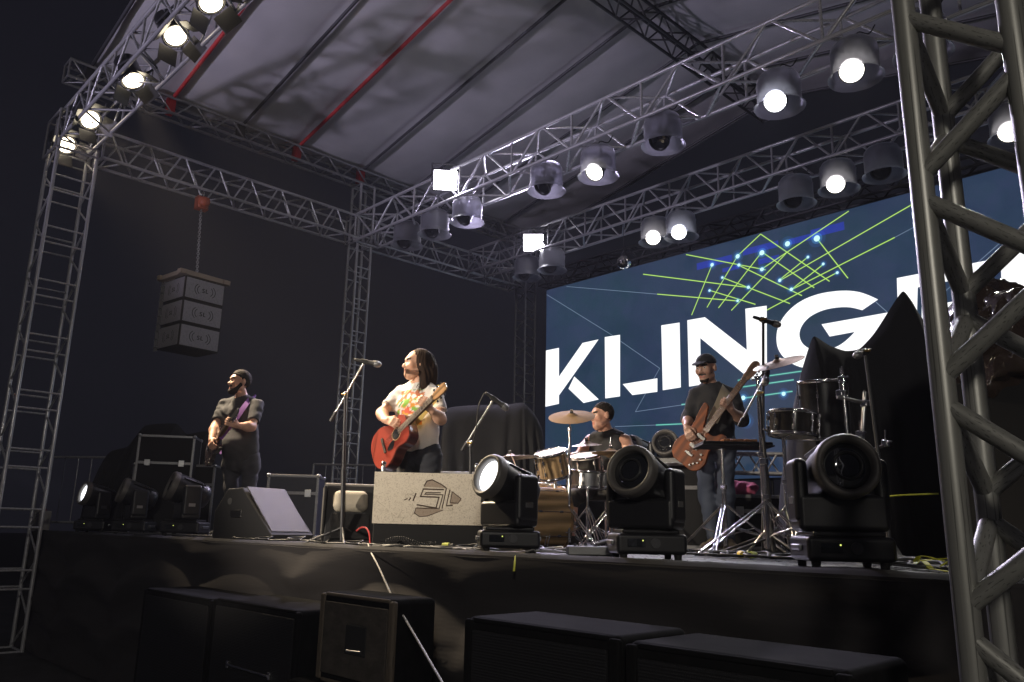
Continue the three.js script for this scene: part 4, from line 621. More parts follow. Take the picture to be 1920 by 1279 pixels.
// ---------------------------------------------------------------- drum kit
const shellM = phy([.62, .46, .27], { roughness: .22, map: grainT, clearcoat: .8, clearcoatRoughness: .12 }), headM = std([.55, .53, .5], .55), cymM = phy([.20, .13, .07], { roughness: .8, metalness: .15, specularIntensity: .3 }), darkCym = std([.17, .13, .09], .42, .9);
function drum(name, label, c, axis, r, h, o = {}) {
  const g = thing(name, label, 'drum', c, o.group || 'drums of the kit'); g.quaternion.setFromUnitVectors(UP, axis.clone().normalize());
  part(g, 'shell', lathe([[r * .98, -h / 2], [r, -h / 2 + .003], [r, h / 2 - .003], [r * .98, h / 2]], 40), o.shell || shellM);
  for (const s of [-1, 1]) { part(g, s > 0 ? 'top_hoop' : 'bottom_hoop', new THREE.TorusGeometry(r * 1.02, .0085, 8, 44).rotateX(Math.PI / 2).scale(1, 1.6, 1), o.hoop || M.chrome, V(0, s * h / 2, 0)); part(g, 'drum_head', new THREE.CylinderGeometry(r, r, .003, 40), o.head || headM, V(0, s * (h / 2 + .004), 0)); }
  const n = o.lugs || 6; for (let i = 0; i < n; i++) { const a = i / n * 6.283 + .3, q = V(Math.cos(a), 0, Math.sin(a)); for (const s of [-1, 1]) { const lg = part(g, 'lug', rbox(.018, .035, .018, .006), M.chrome, V(q.x * (r + .01), s * h * .24, q.z * (r + .01))); } rod(g, 'tension_rod', V(q.x * (r + .016), -h / 2 - .008, q.z * (r + .016)), V(q.x * (r + .016), h / 2 + .008, q.z * (r + .016)), .0032, M.chrome); }
  return g;
}
function tripod(g, h, spread, topR = .011, turn = 0, m = M.chrome, apex = .34) {
  rod(g, 'pole', V(0, .06, 0), V(0, h, 0), topR, m); rod(g, 'lower_tube', V(0, .05, 0), V(0, Math.min(h * .62, .7), 0), topR * 1.4, m);
  for (let k = 0; k < 3; k++) { const a = k * 2.094 + turn, e = V(Math.cos(a) * spread, .015, Math.sin(a) * spread); for (const s of [-1, 1]) rod(g, 'leg', V(-Math.sin(a) * .012 * s, apex, Math.cos(a) * .012 * s), e.clone().add(V(-Math.sin(a) * .012 * s, 0, Math.cos(a) * .012 * s)), .006, m); rod(g, 'leg_brace', V(0, apex * .35, 0), e.clone().lerp(V(0, apex, 0), .5), .005, m); part(g, 'rubber_foot', new THREE.SphereGeometry(.016, 10, 8), M.rubber, e); }
  part(g, 'height_clamp', rbox(.045, .04, .035, .01), m, V(0, Math.min(h * .62, .7), 0));
}
function cymbal(label, c, r, axis, foot, mat, turn = 0, spread = .32) {
  const g = thing('cymbal', label, 'cymbal', c, 'cymbals'); g.quaternion.setFromUnitVectors(UP, axis.clone().normalize());
  part(g, 'plate', lathe([[.006, .022], [.025, .02], [.045, .006], [.06, .002], [r * .6, -.004], [r, -.014], [r, -.0155], [r * .6, -.006], [.05, 0], [.006, .018]], 48), mat); part(g, 'felt', new THREE.CylinderGeometry(.014, .016, .016, 14), std([.05, .05, .05], 1), V(0, .03, 0)); part(g, 'wing_nut', rbox(.03, .014, .008, .003), M.chrome, V(0, .046, 0));
  if (foot) { const s = thing('cymbal_stand', 'chrome tripod stand under the ' + label.replace(/ (on|above|hanging|in|beside).*$/, '') + foot[1], 'cymbal stand', foot[0], 'cymbal stands'); const h = c.y - S; tripod(s, h - .12, spread, .0105, turn); rod(s, 'tilter_arm', V(0, h - .14, 0), c.clone().sub(foot[0]).add(V(0, .03, 0)), .006, M.chrome); part(s, 'tilter', rbox(.03, .035, .03, .008), M.chrome, V(0, h - .13, 0)); }
  return g;
}
drum('bass_drum', 'striped wood bass drum lying between the first two moving lights', floorAt(1012, 6.85).add(V(0, .25, 0)), dirOf(1.25, 0), .245, .38, { lugs: 8, hoop: wood([.4, .26, .13]), head: std([.5, .42, .3], .5) });
drum('rack_tom', 'pale wood rack tom below the bronze cymbal', H(1036, 871, 6.75), dirOf(.6, 1.2), .128, .2, { lugs: 6 });
drum('floor_tom', 'wood floor tom low behind the glowing moving light', H(1012, 938, 7.1), UP, .16, .26);
drum('rack_tom', 'dark rack tom in front of the chest of the drummer', H(1098, 872, 7.0), dirOf(.4, 1.25), .13, .16, { shell: M.blackGloss });
drum('snare_drum', 'chrome snare drum in front of the drummer', H(1102, 898, 6.9), V(.08, 1, .05), .17, .13, { shell: M.chromeDull, lugs: 8 });
{ const f = floorAt(1102, 6.9), s = thing('snare_stand', 'chrome stand under the snare drum of the drummer', 'drum stand', f, 'drum stands'); tripod(s, H(1102, 898, 6.9).y - S - .08, .26, .011, .5); for (let k = 0; k < 3; k++) { const a = k * 2.1, y = H(1102, 898, 6.9).y - S - .08; rod(s, 'basket_arm', V(0, y, 0), V(Math.cos(a) * .165, y + .05, Math.sin(a) * .165), .007, M.chrome); } }
{ const f = floorAt(1012, 7.1), s = thing('floor_tom_stand', 'three chrome legs holding the floor tom', 'drum stand', f, 'drum stands'); for (let k = 0; k < 3; k++) { const a = k * 2.094 + .4; rod(s, 'leg', V(Math.cos(a) * .175, .012, Math.sin(a) * .175), V(Math.cos(a) * .172, .42, Math.sin(a) * .172), .006, M.chrome); } }
{ const f = floorAt(1040, 6.85), s = thing('tom_mount', 'chrome post and arm carrying the rack toms', 'drum stand', f, 'drum stands'), a = H(1036, 871, 6.75).sub(f), b = H(1098, 872, 7.0).sub(f); tripod(s, a.y - .1, .26, .012, 1.1); rod(s, 'tom_arm', V(0, a.y - .12, 0), a.clone().lerp(V(0, a.y, 0), .25).add(V(0, -.04, 0)), .009, M.chrome); rod(s, 'tom_arm', V(0, a.y - .12, 0), b.clone().add(V(0, -.02, 0)).lerp(V(0, b.y, 0), .3), .009, M.chrome); }
cymbal('bronze crash cymbal beside the head of the drummer', H(1072, 779, 6.8), .2, dirOf(.2, 1.14), [floorAt(1067, 6.7), ' left of the drummer'], cymM, .2, .36);
cymbal('wide dark cymbal seen edge on above the glowing moving light', H(957, 856, 6.7), .25, dirOf(1.4, 1.48), [floorAt(972, 7.0), ' above the glowing moving light'], darkCym, .9);
cymbal('small dark cymbal in front of the drummer', H(1100, 832, 6.85), .13, dirOf(.5, 1.4), null, darkCym);
{ const f = floorAt(1147, 6.8), hh = H(1146, 846, 6.8).y; for (const k of [0, 1]) cymbal(k ? 'lower hi-hat cymbal beside the left arm of the drummer' : 'upper hi-hat cymbal beside the left arm of the drummer', V(f.x, hh - k * .035, f.z), .165, k ? V(0, -1, .02) : V(0, 1, .02), null, cymM); const s = thing('hi_hat_stand', 'chrome hi-hat stand behind the dark-lensed moving light', 'cymbal stand', f, 'cymbal stands'); tripod(s, hh - S - .05, .25, .011, .2); rod(s, 'pull_rod', V(0, .2, 0), V(0, hh - S + .12, 0), .004, M.chrome); part(s, 'pedal', rbox(.08, .02, .26, .008), M.chromeDull, V(0, .06, .1), new THREE.Quaternion().setFromAxisAngle(V(1, 0, 0), .15)); }
{ const s = thing('drum_throne', 'round black drum stool under the drummer', 'stool', floorAt(1137, 7.47)); part(s, 'seat', rbox(.34, .09, .34, .045, 4), M.blackMatte, V(0, .46, 0)); tripod(s, .42, .25, .014, .3); }
for (const [a, b, lab] of [[[1085, 874, 7.0], [1140, 887, 6.97], 'wooden drumstick in the left hand of the drummer'], [[1004, 850, 6.9], [1056, 868, 7.05], 'wooden drumstick in the right hand of the drummer']]) { const p = H(...a), q = H(...b), g = thing('drumstick', lab, 'drumstick', q, 'drumsticks'); part(g, 'shaft', rodGeo(V(0, 0, 0), p.clone().sub(q), .0075, .004), std([.55, .38, .2], .5)); part(g, 'tip', new THREE.SphereGeometry(.0065, 8, 6), std([.55, .38, .2], .5), p.clone().sub(q)); }
// percussion at the right
drum('snare_drum', 'chrome-hooped dark snare drum on a stand beside the large moving light', H(1487, 796, 5.6), V(.06, 1, -.05), .16, .155, { lugs: 8, shell: phy([.05, .045, .04], { roughness: .15, clearcoat: 1 }), group: 'percussion at the right' });
{ const c = H(1487, 796, 5.6), f = floorAt(1482, 5.6), s = thing('snare_stand', 'chrome stand under the snare drum by the large moving light', 'drum stand', f, 'drum stands'); tripod(s, c.y - S - .1, .3, .012, .9); const y = c.y - S - .1; for (let k = 0; k < 3; k++) rod(s, 'basket_arm', V(0, y, 0), V(Math.cos(k * 2.1) * .155, y + .06, Math.sin(k * 2.1) * .155), .008, M.chrome); }
cymbal('dark bronze cymbal hanging in front of the letters N and G', H(1459, 678, 5.8), .19, dirOf(.9, 1.15), [floorAt(1437, 5.8), ' in front of the letters'], std([.20, .12, .075], .38, .9), .4, .4);
drum('conga', 'dark tall drum behind the large moving light', H(1545, 770, 5.9), V(.05, 1, .1), .17, .42, { shell: M.blackGloss, head: std([.03, .03, .035], .4), group: 'percussion at the right' });
{ const f = floorAt(1605, 5.3), s = thing('hardware_rack', 'chrome clamps and rods of a percussion rack in front of the black drape', 'drum stand', f, 'drum stands'), P = (x, y, d = 5.3) => H(x, y, d).sub(f);
  rod(s, 'post', V(0, .02, 0), P(1622, 735), .014, M.chromeDull); rod(s, 'post', P(1590, 830), P(1578, 690), .011, M.chrome); rod(s, 'rail', P(1570, 745), P(1636, 758), .012, M.chromeDull); rod(s, 'rail', P(1590, 860), P(1660, 835), .012, M.chrome);
  for (const [x, y] of [[1579, 712], [1621, 757], [1612, 815], [1575, 738], [1660, 832]]) { const c = part(s, 'clamp', rbox(.05, .05, .04, .012), M.chrome, P(x, y)); part(c, 'wing_bolt', rbox(.045, .012, .012, .004), M.chrome, V(.03, .01, .02)); rod(c, 'clamp_rod', V(0, 0, 0), V(.01, .09, .01), .006, M.chrome); }
  for (let k = 0; k < 3; k++) rod(s, 'leg', V(0, .3, 0), V(Math.cos(k * 2.09) * .3, .012, Math.sin(k * 2.09) * .3), .009, M.chromeDull); }
for (const [x, D, h, lab] of [[1362, 6.1, .78, 'chrome tripod stand carrying the small black table'], [1442, 5.45, .62, 'chrome tripod with long splayed legs in front of the bass player']]) { const s = thing('percussion_stand', lab, 'stand', floorAt(x, D), 'chrome percussion stands'); tripod(s, h, .46, .012, x > 1400 ? .3 : 1.2, M.chrome, .36); part(s, 'top_clamp', rbox(.05, .05, .05, .012), M.chrome, V(0, h, 0)); }
{ const t = thing('small_table', 'small black tray table beside the bass player', 'table', H(1362, 842, 6.1).setY(S + .8)); t.rotation.y = Math.atan2(fc.x, fc.z); part(t, 'tray', rbox(.52, .025, .3, .008), M.blackMatte, V(.05, 0, 0)); part(t, 'rim', rbox(.54, .014, .32, .006), M.black, V(.05, -.016, 0));
  const o = thing('shaker_set', 'orange wooden percussion piece lying on the tray table', 'percussion', H(1385, 834, 6.05).setY(S + .815)); o.rotation.y = t.rotation.y; for (let i = 0; i < 5; i++) part(o, 'slat', rbox(.05, .02, .11, .005), wood([.62, .25, .06]), V(i * .052 - .1, .011, .0), new THREE.Quaternion().setFromAxisAngle(UP, .2 * Math.sin(i * 3))); }

// ---------------------------------------------------------------- speakers, cases, drapes
const yawCam = Math.atan2(fc.x, fc.z);
const hexT = tex(128, 128, (u, v, x, y) => { const a = (x % 8) - 4 + ((y >> 3) % 2) * 4, b = (y % 8) - 4; return Math.hypot(a % 8, b) < 2.6 ? .1 : .8; });
hexT.repeat.set(7, 7);
const grilleBlack = std([.016, .016, .018], .6, .3, { bumpMap: hexT, bumpScale: .003 });
{ // three boxes of a hung line array; each grille is bent in the middle and printed with the maker's mark
  const mk = () => { const cv = document.createElement('canvas'); cv.width = 512; cv.height = 300; const c = cv.getContext('2d'); c.fillStyle = '#c9c6cc'; c.fillRect(0, 0, 512, 300); for (let i = 0; i < 2600; i++) { c.fillStyle = rnd() > .5 ? 'rgba(90,85,80,.07)' : 'rgba(230,230,240,.07)'; const r = 2 + rnd() * 9; c.fillRect(rnd() * 512, rnd() * 300, r, r * rr(.5, 3)); } c.strokeStyle = '#2a2622'; c.fillStyle = '#2a2622'; c.lineWidth = 9; for (const s of [0, Math.PI]) for (const r of [92, 122]) { c.beginPath(); c.ellipse(256, 150, r * 1.15, r * .95, 0, s - .75, s + .75); c.stroke(); } c.font = 'bold 86px sans-serif'; c.textAlign = 'center'; c.textBaseline = 'middle'; c.fillText('SL', 256, 153); const t = new THREE.CanvasTexture(cv); t.colorSpace = THREE.SRGBColorSpace; t.magFilter = THREE.LinearFilter; return t; };
  const ct = mk(), gm = std([.5, .5, .51], .7, 0, { map: ct, bumpMap: hexT, bumpScale: .001 }), p = onX(368, 520, -12.0), g = thing('line_array', 'cluster of three speaker boxes with grey logo grilles hanging from a hoist', 'speaker', p);
  const tc = CAM.clone().sub(p).setY(0).normalize(), rt = UP.clone().cross(tc); g.rotation.y = Math.atan2(tc.x * Math.cos(.5) + rt.x * Math.sin(.5), tc.z * Math.cos(.5) + rt.z * Math.sin(.5));
  const w = .66, h = .345, dd = .60;
  for (let k = 0; k < 3; k++) {
    const y = -.28 - k * (h + .022), bx = part(g, 'speaker_box', rbox(w, h, dd, .012), M.blackMatte, V(0, y, 0));
    part(bx, 'grille', rbox(w - .04, h - .035, .012, .004, 1), gm, V(0, 0, dd / 2 + .003)); part(bx, 'grille', rbox(dd - .04, h - .035, .012, .004, 1).rotateY(-Math.PI / 2), gm, V(-w / 2 - .003, 0, 0));
    for (const zz of [-dd / 2 - .03, -dd / 2 - .1]) part(g, 'rigging_plate', rbox(.03, h + .02, .016, .004), M.aluDull, V(-w / 2 + .01, y, zz)); for (const yy of [-.12, 0, .12]) part(g, 'rigging_pin', rbox(.03, .02, .1, .004), M.chromeDull, V(-w / 2 + .01, y + yy, -dd / 2 - .065));
  }
  part(g, 'fly_bar', rbox(.84, .075, .09, .008), std([.30, .24, .18], .7), V(-.02, -.06, .28)); part(g, 'fly_bar', rbox(.84, .075, .09, .008), std([.30, .24, .18], .7), V(-.02, -.06, -.32)); for (const s of [-1, 1]) part(g, 'fly_bar_side', rbox(.09, .07, .74, .008), std([.30, .24, .18], .7), V(s * .34 - .02, -.061, -.03));
  part(g, 'shackle', new THREE.TorusGeometry(.05, .012, 8, 18), M.chromeDull, V(0, .02, 0)); rod(g, 'lifting_beam', V(0, -.05, -.32), V(0, -.05, .28), .025, M.aluDull);
  const hp = onX(378, 382, -12.2), hg = thing('chain_hoist', 'small orange chain hoist hanging under the long side truss', 'hoist', hp);
  part(hg, 'motor', rbox(.2, .2, .17, .05, 4), std([.42, .09, .04], .45)); part(hg, 'motor_cap', lathe([[0, 0], [.075, 0], [.085, .03], [.06, .08], [0, .09]], 20).rotateZ(-Math.PI / 2), std([.42, .09, .04], .45), V(.1, 0, 0)); for (const s of [-1, 0, 1]) part(hg, 'cooling_rib', rbox(.012, .22, .19, .004), std([.3, .07, .035], .5), V(s * .05, 0, 0)); part(hg, 'hook', new THREE.TorusGeometry(.05, .012, 8, 16), M.chromeDull, V(0, .15, 0));
  const link = new THREE.TorusGeometry(.014, .004, 6, 12).scale(1, 1.5, 1), top = hp.clone().add(V(.0, -.1, 0)), bot = p.clone().add(V(0, .07, 0)), cg = [], n = 30;
  for (let i = 0; i <= n; i++) { const q = link.clone(); if (i % 2) q.rotateY(Math.PI / 2); const c = top.clone().lerp(bot, i / n); q.scale(1.2, 1.15, 1.2); cg.push(q.translate(c.x, c.y, c.z)); }
  solo('hoist_chain', merge(cg), M.chromeDull, V(0, 0, 0), 'steel chain between the orange hoist and the speaker cluster', 'chain');
}
function wedge(label, pos, turn, o) { // local x: from the high back towards the low front
  const g = thing('wedge_monitor', label, 'monitor speaker', pos, 'floor monitors'); g.rotation.y = turn; const { L, h, w } = o;
  part(g, 'cabinet', extrude([[-L / 2, 0], [L / 2, 0], [L / 2, .05], [-L * .06, h], [-L * .3, h * .98], [-L / 2 - .0, h * .55]], w, .008).translate(0, 0, -w / 2), std([.018, .018, .02], .75, 0, { bumpMap: clothT, bumpScale: .002 }));
  const a = V(-L * .03, h + .004, 0), b = V(L / 2 - .03, .065, 0), d = b.clone().sub(a), gr = part(g, 'grille', rbox(d.length(), .012, w - .04, .004, 1), std([.10, .095, .11], .55, .3, { bumpMap: hexT, bumpScale: .003 }), a.clone().add(b).multiplyScalar(.5).add(V(.012, .012, 0))); gr.rotation.z = Math.atan2(d.y, d.x);
  for (const s of [-1, 1]) { part(g, 'handle_cup', rbox(.15, .07, .012, .005), M.blackGloss, V(-L * .12, h * .5, s * (w / 2 + .008))); part(g, 'badge', new THREE.CylinderGeometry(.03, .03, .006, 16).rotateX(Math.PI / 2), std([.1, .1, .1], .4), V(-L * .25, h * .75, s * (w / 2 + .008))); }
  return g;
}
wedge('black wedge monitor with a lit grille in front of the bearded guitarist', floorAt(492, 7.7), yawCam - .55, { L: .76, h: .46, w: .5 });
{ // monitor seen from behind, with a pale padded back
  const g = thing('wedge_monitor', 'black monitor speaker with a pale padded back beside the logo panel', 'monitor speaker', floorAt(650, 6.6), 'floor monitors'); g.rotation.y = yawCam + .25;
  part(g, 'cabinet', extrude([[-.26, 0], [.24, 0], [.1, .44], [-.12, .42]], .36, .01).rotateY(-Math.PI / 2).translate(.18, 0, 0), M.black);
  part(g, 'padded_back', (() => { const q = rbox(.27, .17, .1, .05, 5); return q.rotateX(-.35); })(), std([.42, .38, .31], .7, 0, { bumpMap: clothT, bumpScale: .002 }), V(0, .33, .155)); part(g, 'lower_grille', rbox(.3, .2, .02, .008).rotateX(-.3), grilleBlack, V(0, .14, .238));
  rod(g, 'handle_bar', V(-.2, .455, .05), V(.2, .455, .05), .019, std([.16, .15, .14], .6)); for (const s of [-1, 1]) part(g, 'side_cheek', rbox(.02, .44, .38, .008), M.blackMatte, V(s * .2, .225, .02));
}
function flightCase(label, pos, turn, w, h, d, m = std([.022, .026, .045], .5)) {
  const g = thing('flight_case', label, 'flight case', pos, 'flight cases'); g.rotation.y = turn; part(g, 'panel_body', rbox(w, h, d, .008), m, V(0, h / 2 + .01, 0));
  for (const i of [-1, 1]) for (const j of [-1, 1]) { part(g, 'edge_profile', rbox(.03, h + .004, .03, .004), M.aluDull, V(i * (w / 2 - .012), h / 2 + .011, j * (d / 2 - .012))); part(g, 'edge_profile', rbox(w + .004, .03, .03, .004), M.aluDull, V(0, h / 2 + .01 + i * (h / 2 - .012), j * (d / 2 - .011))); part(g, 'edge_profile', rbox(.03, .03, d + .004, .004), M.aluDull, V(j * (w / 2 - .011), h / 2 + .01 + i * (h / 2 - .013), 0)); for (const k of [-1, 1]) part(g, 'ball_corner', new THREE.SphereGeometry(.026, 10, 8), M.chromeDull, V(i * (w / 2 - .008), h / 2 + .01 + k * (h / 2 - .01), j * (d / 2 - .008))); }
  part(g, 'lid_profile', rbox(w + .006, .035, .012, .003), M.aluDull, V(0, h * .72, d / 2 + .002)); for (const s of [-1, 1]) part(g, 'butterfly_latch', rbox(.07, .08, .012, .004), M.chromeDull, V(s * w * .3, h * .72, d / 2 + .008)); return g;
}
flightCase('dark blue flight case with metal edges between the guitarist and the slim tower', floorAt(548, 9.3), yawCam + .1, .56, .68, .5);
flightCase('flight case with metal strips just behind the singer', floorAt(862, 8.0), yawCam, .6, .66, .5);
flightCase('black case in the dark at far left', floorAt(330, 11.2), yawCam, 1.1, .9, .6, M.blackMatte);
flightCase('amplifier case behind the bearded guitarist', floorAt(300, 10.8), yawCam + .2, .7, 1.25, .5, M.blackMatte);
flightCase('tall black bass cabinet between the drummer and the bass player', floorAt(1294, 7.5), yawCam - .3, .5, .75, .45, M.blackMatte);
flightCase('low black case behind the feet of the bass player', floorAt(1420, 7.6), yawCam, .72, .48, .5, M.blackMatte);
truss('box_truss', 'short truss lying level behind the bass player', H(1340, 868, 8.6), H(1530, 872, 8.2), .2, .32, { r: .016, rb: .01, mat: M.aluDull });
{ const s = thing('truss_trestle', 'pair of dark trestles under the short level truss', 'trestle', floorAt(1430, 8.4)); for (const x of [-.5, .5]) for (const y of [-1, 1]) rod(s, 'leg', onDeck(0, 0, 0).addScaledVector(R0, x).addScaledVector(F0, y * .08 - x * .38), onDeck(0, 0, .6).addScaledVector(R0, x).addScaledVector(F0, y * .03 - x * .38), .018, M.darkSteel); }
{ const f = Object.assign((x, y, z) => Math.hypot(x / .15, (y - .05) / .07, z / .1) * .08 - .08 + .03 * nz(x * 14, y * 14, z * 14), { lo: [-.18, 0, -.13], hi: [.18, .14, .13] }); solo('pink_towel', nets(f, .01, .02, () => [.5, .1, .2]), clothMat, floorAt(1398, 7.5).add(V(0, .5, 0)), 'crumpled pink towel on the low black case', 'towel'); }

{ // the panel with the carved emblem
  const cw = 1024, chh = 460, mk = (bump) => { const cv = document.createElement('canvas'); cv.width = cw; cv.height = chh; const c = cv.getContext('2d'); const X = x => (x - 295) / 623 * cw, Yc = y => (y - 825) / 280 * chh;
    c.fillStyle = bump ? '#b0b0b0' : '#e4dac9'; c.fillRect(0, 0, cw, chh); let sd = seed; seed = 77;
    for (let i = 0; i < 9000; i++) { const x = rnd() * cw, y = rnd() * chh, l = 2 + rnd() * 16, w = 1 + rnd() * 3, d = rnd(); c.fillStyle = bump ? (d > .5 ? 'rgba(60,60,60,.10)' : 'rgba(255,255,255,.10)') : (d > .62 ? 'rgba(84,66,50,.2)' : 'rgba(222,210,194,.16)'); c.fillRect(x, y, d > .8 ? w : l, d > .8 ? l : w); }
    for (let i = 0; i < 40; i++) { c.strokeStyle = bump ? 'rgba(40,40,40,.5)' : 'rgba(92,76,60,.35)'; c.lineWidth = 1 + rnd() * 1.5; const x = rnd() * cw, y = rnd() * chh; c.beginPath(); c.moveTo(x, y); c.lineTo(x + rr(-40, 40), y + rr(-40, 40)); c.lineTo(x + rr(-70, 70), y + rr(-60, 60)); c.stroke(); }
    seed = sd; c.lineJoin = 'miter'; c.lineCap = 'butt';
    const fillP = p => { c.fillStyle = bump ? '#707070' : 'rgba(122,102,86,.55)'; c.beginPath(); p.forEach((q, i) => i ? c.lineTo(X(q[0]), Yc(q[1])) : c.moveTo(X(q[0]), Yc(q[1]))); c.closePath(); c.fill(); };
    const ln = (p, w) => { c.strokeStyle = bump ? '#181818' : '#4a3a30'; c.lineWidth = w; c.beginPath(); p.forEach((q, i) => i ? c.lineTo(X(q[0]), Yc(q[1])) : c.moveTo(X(q[0]), Yc(q[1]))); c.stroke(); };
    fillP([[578, 897], [592, 870], [622, 862], [682, 890], [704, 906], [578, 902]]); fillP([[535, 1018], [655, 1020], [690, 1024], [600, 1060], [560, 1064], [530, 1046]]); fillP([[738, 924], [788, 958], [790, 972], [770, 988], [728, 1000]]);
    ln([[578, 897], [592, 870], [622, 862], [682, 890], [706, 908]], 9); ln([[690, 914], [574, 914], [560, 955], [664, 957], [650, 1016], [540, 1000]], 11); ln([[672, 932], [590, 934], [584, 942], [686, 943], [668, 1018], [536, 1018]], 8); ln([[704, 906], [684, 1018]], 9); ln([[724, 914], [708, 1002], [744, 1000]], 9); ln([[738, 924], [790, 962], [772, 988], [728, 984], [738, 924]], 6); ln([[536, 1018], [530, 1046], [560, 1064], [604, 1060], [690, 1026]], 6);
    ln([[534, 938], [519, 980]], 12); ln([[505, 962], [495, 978]], 10); ln([[487, 968], [470, 976]], 8);
    const t = new THREE.CanvasTexture(cv); t.magFilter = THREE.LinearFilter; if (!bump) t.colorSpace = THREE.SRGBColorSpace; return t; };
  const g = thing('logo_box', 'low box with a pale worn panel and carved emblem in front of the singer', 'panel', floorAt(800, 5.9)); g.rotation.y = yawCam + .06;
  part(g, 'base', rbox(.78, .16, .5, .01), M.blackMatte, V(0, .08, -.26)); part(g, 'body', rbox(.79, .36, .5, .008), M.black, V(0, .345, -.255));
  part(g, 'panel', new THREE.BoxGeometry(.795, .365, .012), std([.95, .95, .95], .75, 0, { map: mk(false), bumpMap: mk(true), bumpScale: .005 }), V(0, .345, .004));
  for (const s of [-1, 1]) { const f = part(g, 'clamp', rbox(.03, .05, .03, .008), M.chrome, V(s * .34, .55, -.03)); part(f, 'knob', new THREE.SphereGeometry(.02, 12, 10), M.chrome, V(0, .04, 0)); }
}
{ // black cloths over stacked gear
  const drape = (label, pts, D, spread, sd) => { // pts: outline of the top, left to right
    const top = pts.map(([x, y]) => H(x, y, D)), base = floorAt((pts[0][0] + pts[pts.length - 1][0]) / 2, D), c = new THREE.CatmullRomCurve3(top, false, 'catmullrom', .3), U = 110, Vn = 34, pos = [], uv = [], idx = [];
    for (let s = 0; s < 2; s++) for (let i = 0; i <= U; i++) for (let j = 0; j <= Vn; j++) {
      const u = i / U, v = j / Vn, p = c.getPoint(u).sub(base), y = p.y * (1 - v) + .01, out = (s ? -1 : 1) * (spread * Math.pow(Math.sin(Math.min(1, v * 1.15) * Math.PI / 2), .7) + .05 * v * Math.sin(u * 70 + 4 * nz(u * 9, v, sd))) * Math.sin(Math.min(1, Math.min(u, 1 - u) * 14 + .08) * Math.PI / 2), edge = (u - .5) * .14 * v, fold = .03 * nz(u * 16, v * 5, sd + s);
      const q = V(p.x, y, p.z).addScaledVector(fc, out + fold * Math.min(1, v * 4)).addScaledVector(R0, edge); pos.push(q.x, q.y, q.z); uv.push(u * 4, v * 4);
    }
    for (let s = 0; s < 2; s++) for (let i = 0; i < U; i++) for (let j = 0; j < Vn; j++) { const a = s * (U + 1) * (Vn + 1) + i * (Vn + 1) + j, b = a + Vn + 1; s ? idx.push(a, b, a + 1, b, b + 1, a + 1) : idx.push(a, a + 1, b, b, a + 1, b + 1); }
    const g = new THREE.BufferGeometry(); g.setAttribute('position', new THREE.Float32BufferAttribute(pos, 3)); g.setAttribute('uv', new THREE.Float32BufferAttribute(uv, 2)); g.setIndex(idx); g.computeVertexNormals();
    const m = M.drape.clone(); m.side = THREE.DoubleSide; return solo('draped_gear', g, m, base, label, 'draped gear', 'stacks of gear under black cloth'); };
  drape('tall peaked stack of gear under black cloth in front of the letters G and E', [[1484, 900], [1490, 775], [1503, 700], [1520, 644], [1528, 633], [1556, 650], [1585, 660], [1612, 656], [1642, 624], [1692, 549], [1716, 580], [1760, 640], [1830, 690], [1860, 860]], 6.6, .4, 3);
  drape('wide block of gear under black cloth between the singer and the screen', [[826, 880], [832, 800], [838, 768], [880, 762], [950, 760], [980, 757], [1000, 775], [1016, 806], [1022, 880]], 9.6, .5, 8);
  drape('dark covered gear behind the moving lights at far left', [[196, 900], [205, 850], [240, 838], [272, 800], [330, 796], [350, 815], [392, 812], [400, 880]], 11.6, .4, 5);
}
{ // shiny plastic sheet bundled over a case, seen through the tube tower
  const c = H(1950, 660, 4.6), f = Object.assign((x, y, z) => { const n = nz(x * 6, y * 6, z * 6) * .09 + Math.abs(nz(x * 13, y * 13, z * 13)) * .05; return Math.hypot(x / .42, y / .42, z / .36) * .36 - .36 + n; }, { lo: [-.5, -.5, -.45], hi: [.5, .5, .45] });
  const g = thing('plastic_bundle', 'crumpled shiny dark plastic sheet over a case behind the tube tower', 'plastic sheet', floorAt(1950, 4.6)); part(g, 'plastic_sheet', nets(f, .022, .03), phy([.05, .035, .028], { roughness: .16, clearcoat: 1, clearcoatRoughness: .08 }), V(0, c.y - S, 0)); part(g, 'stand_box', rbox(.6, c.y - S - .2, .5, .01), M.blackMatte, V(0, (c.y - S - .2) / 2, 0));
}
// ---------------------------------------------------------------- cables and small things along the stage front
const cabB = std([.02, .02, .021], .5), cabG = std([.30, .29, .27], .6), cabM = [cabB, cabB, cabG, cabB, std([.10, .10, .10], .6)];
function cable(name, label, px0, px1, D, wig, r, mat, loops = 0, group = 'cables lying along the stage front') {
  const a = floorAt(px0, D[0]), b = floorAt(px1, D[1]), n = 14, pts = [];
  for (let i = 0; i <= n; i++) { const t = i / n, p = a.clone().lerp(b, t); p.x += wig * nz(t * 6 + px0, 1, D[0]); p.z += wig * nz(t * 6, px1, 4); p.y = S + r + .004 + Math.abs(nz(t * 9, px0 * .1, 2)) * .02; if (loops && i % 3 === 1) { for (let q = 0; q < 6; q++) { const k = q / 6 * 6.283; pts.push(p.clone().add(V(Math.cos(k) * .07 - .07, .012 * q * .4, Math.sin(k) * .07))); } } pts.push(p); }
  return solo(name, tubeGeo(pts, r, pts.length * 6, 6), mat, V(0, 0, 0), label, 'cable', group);
}
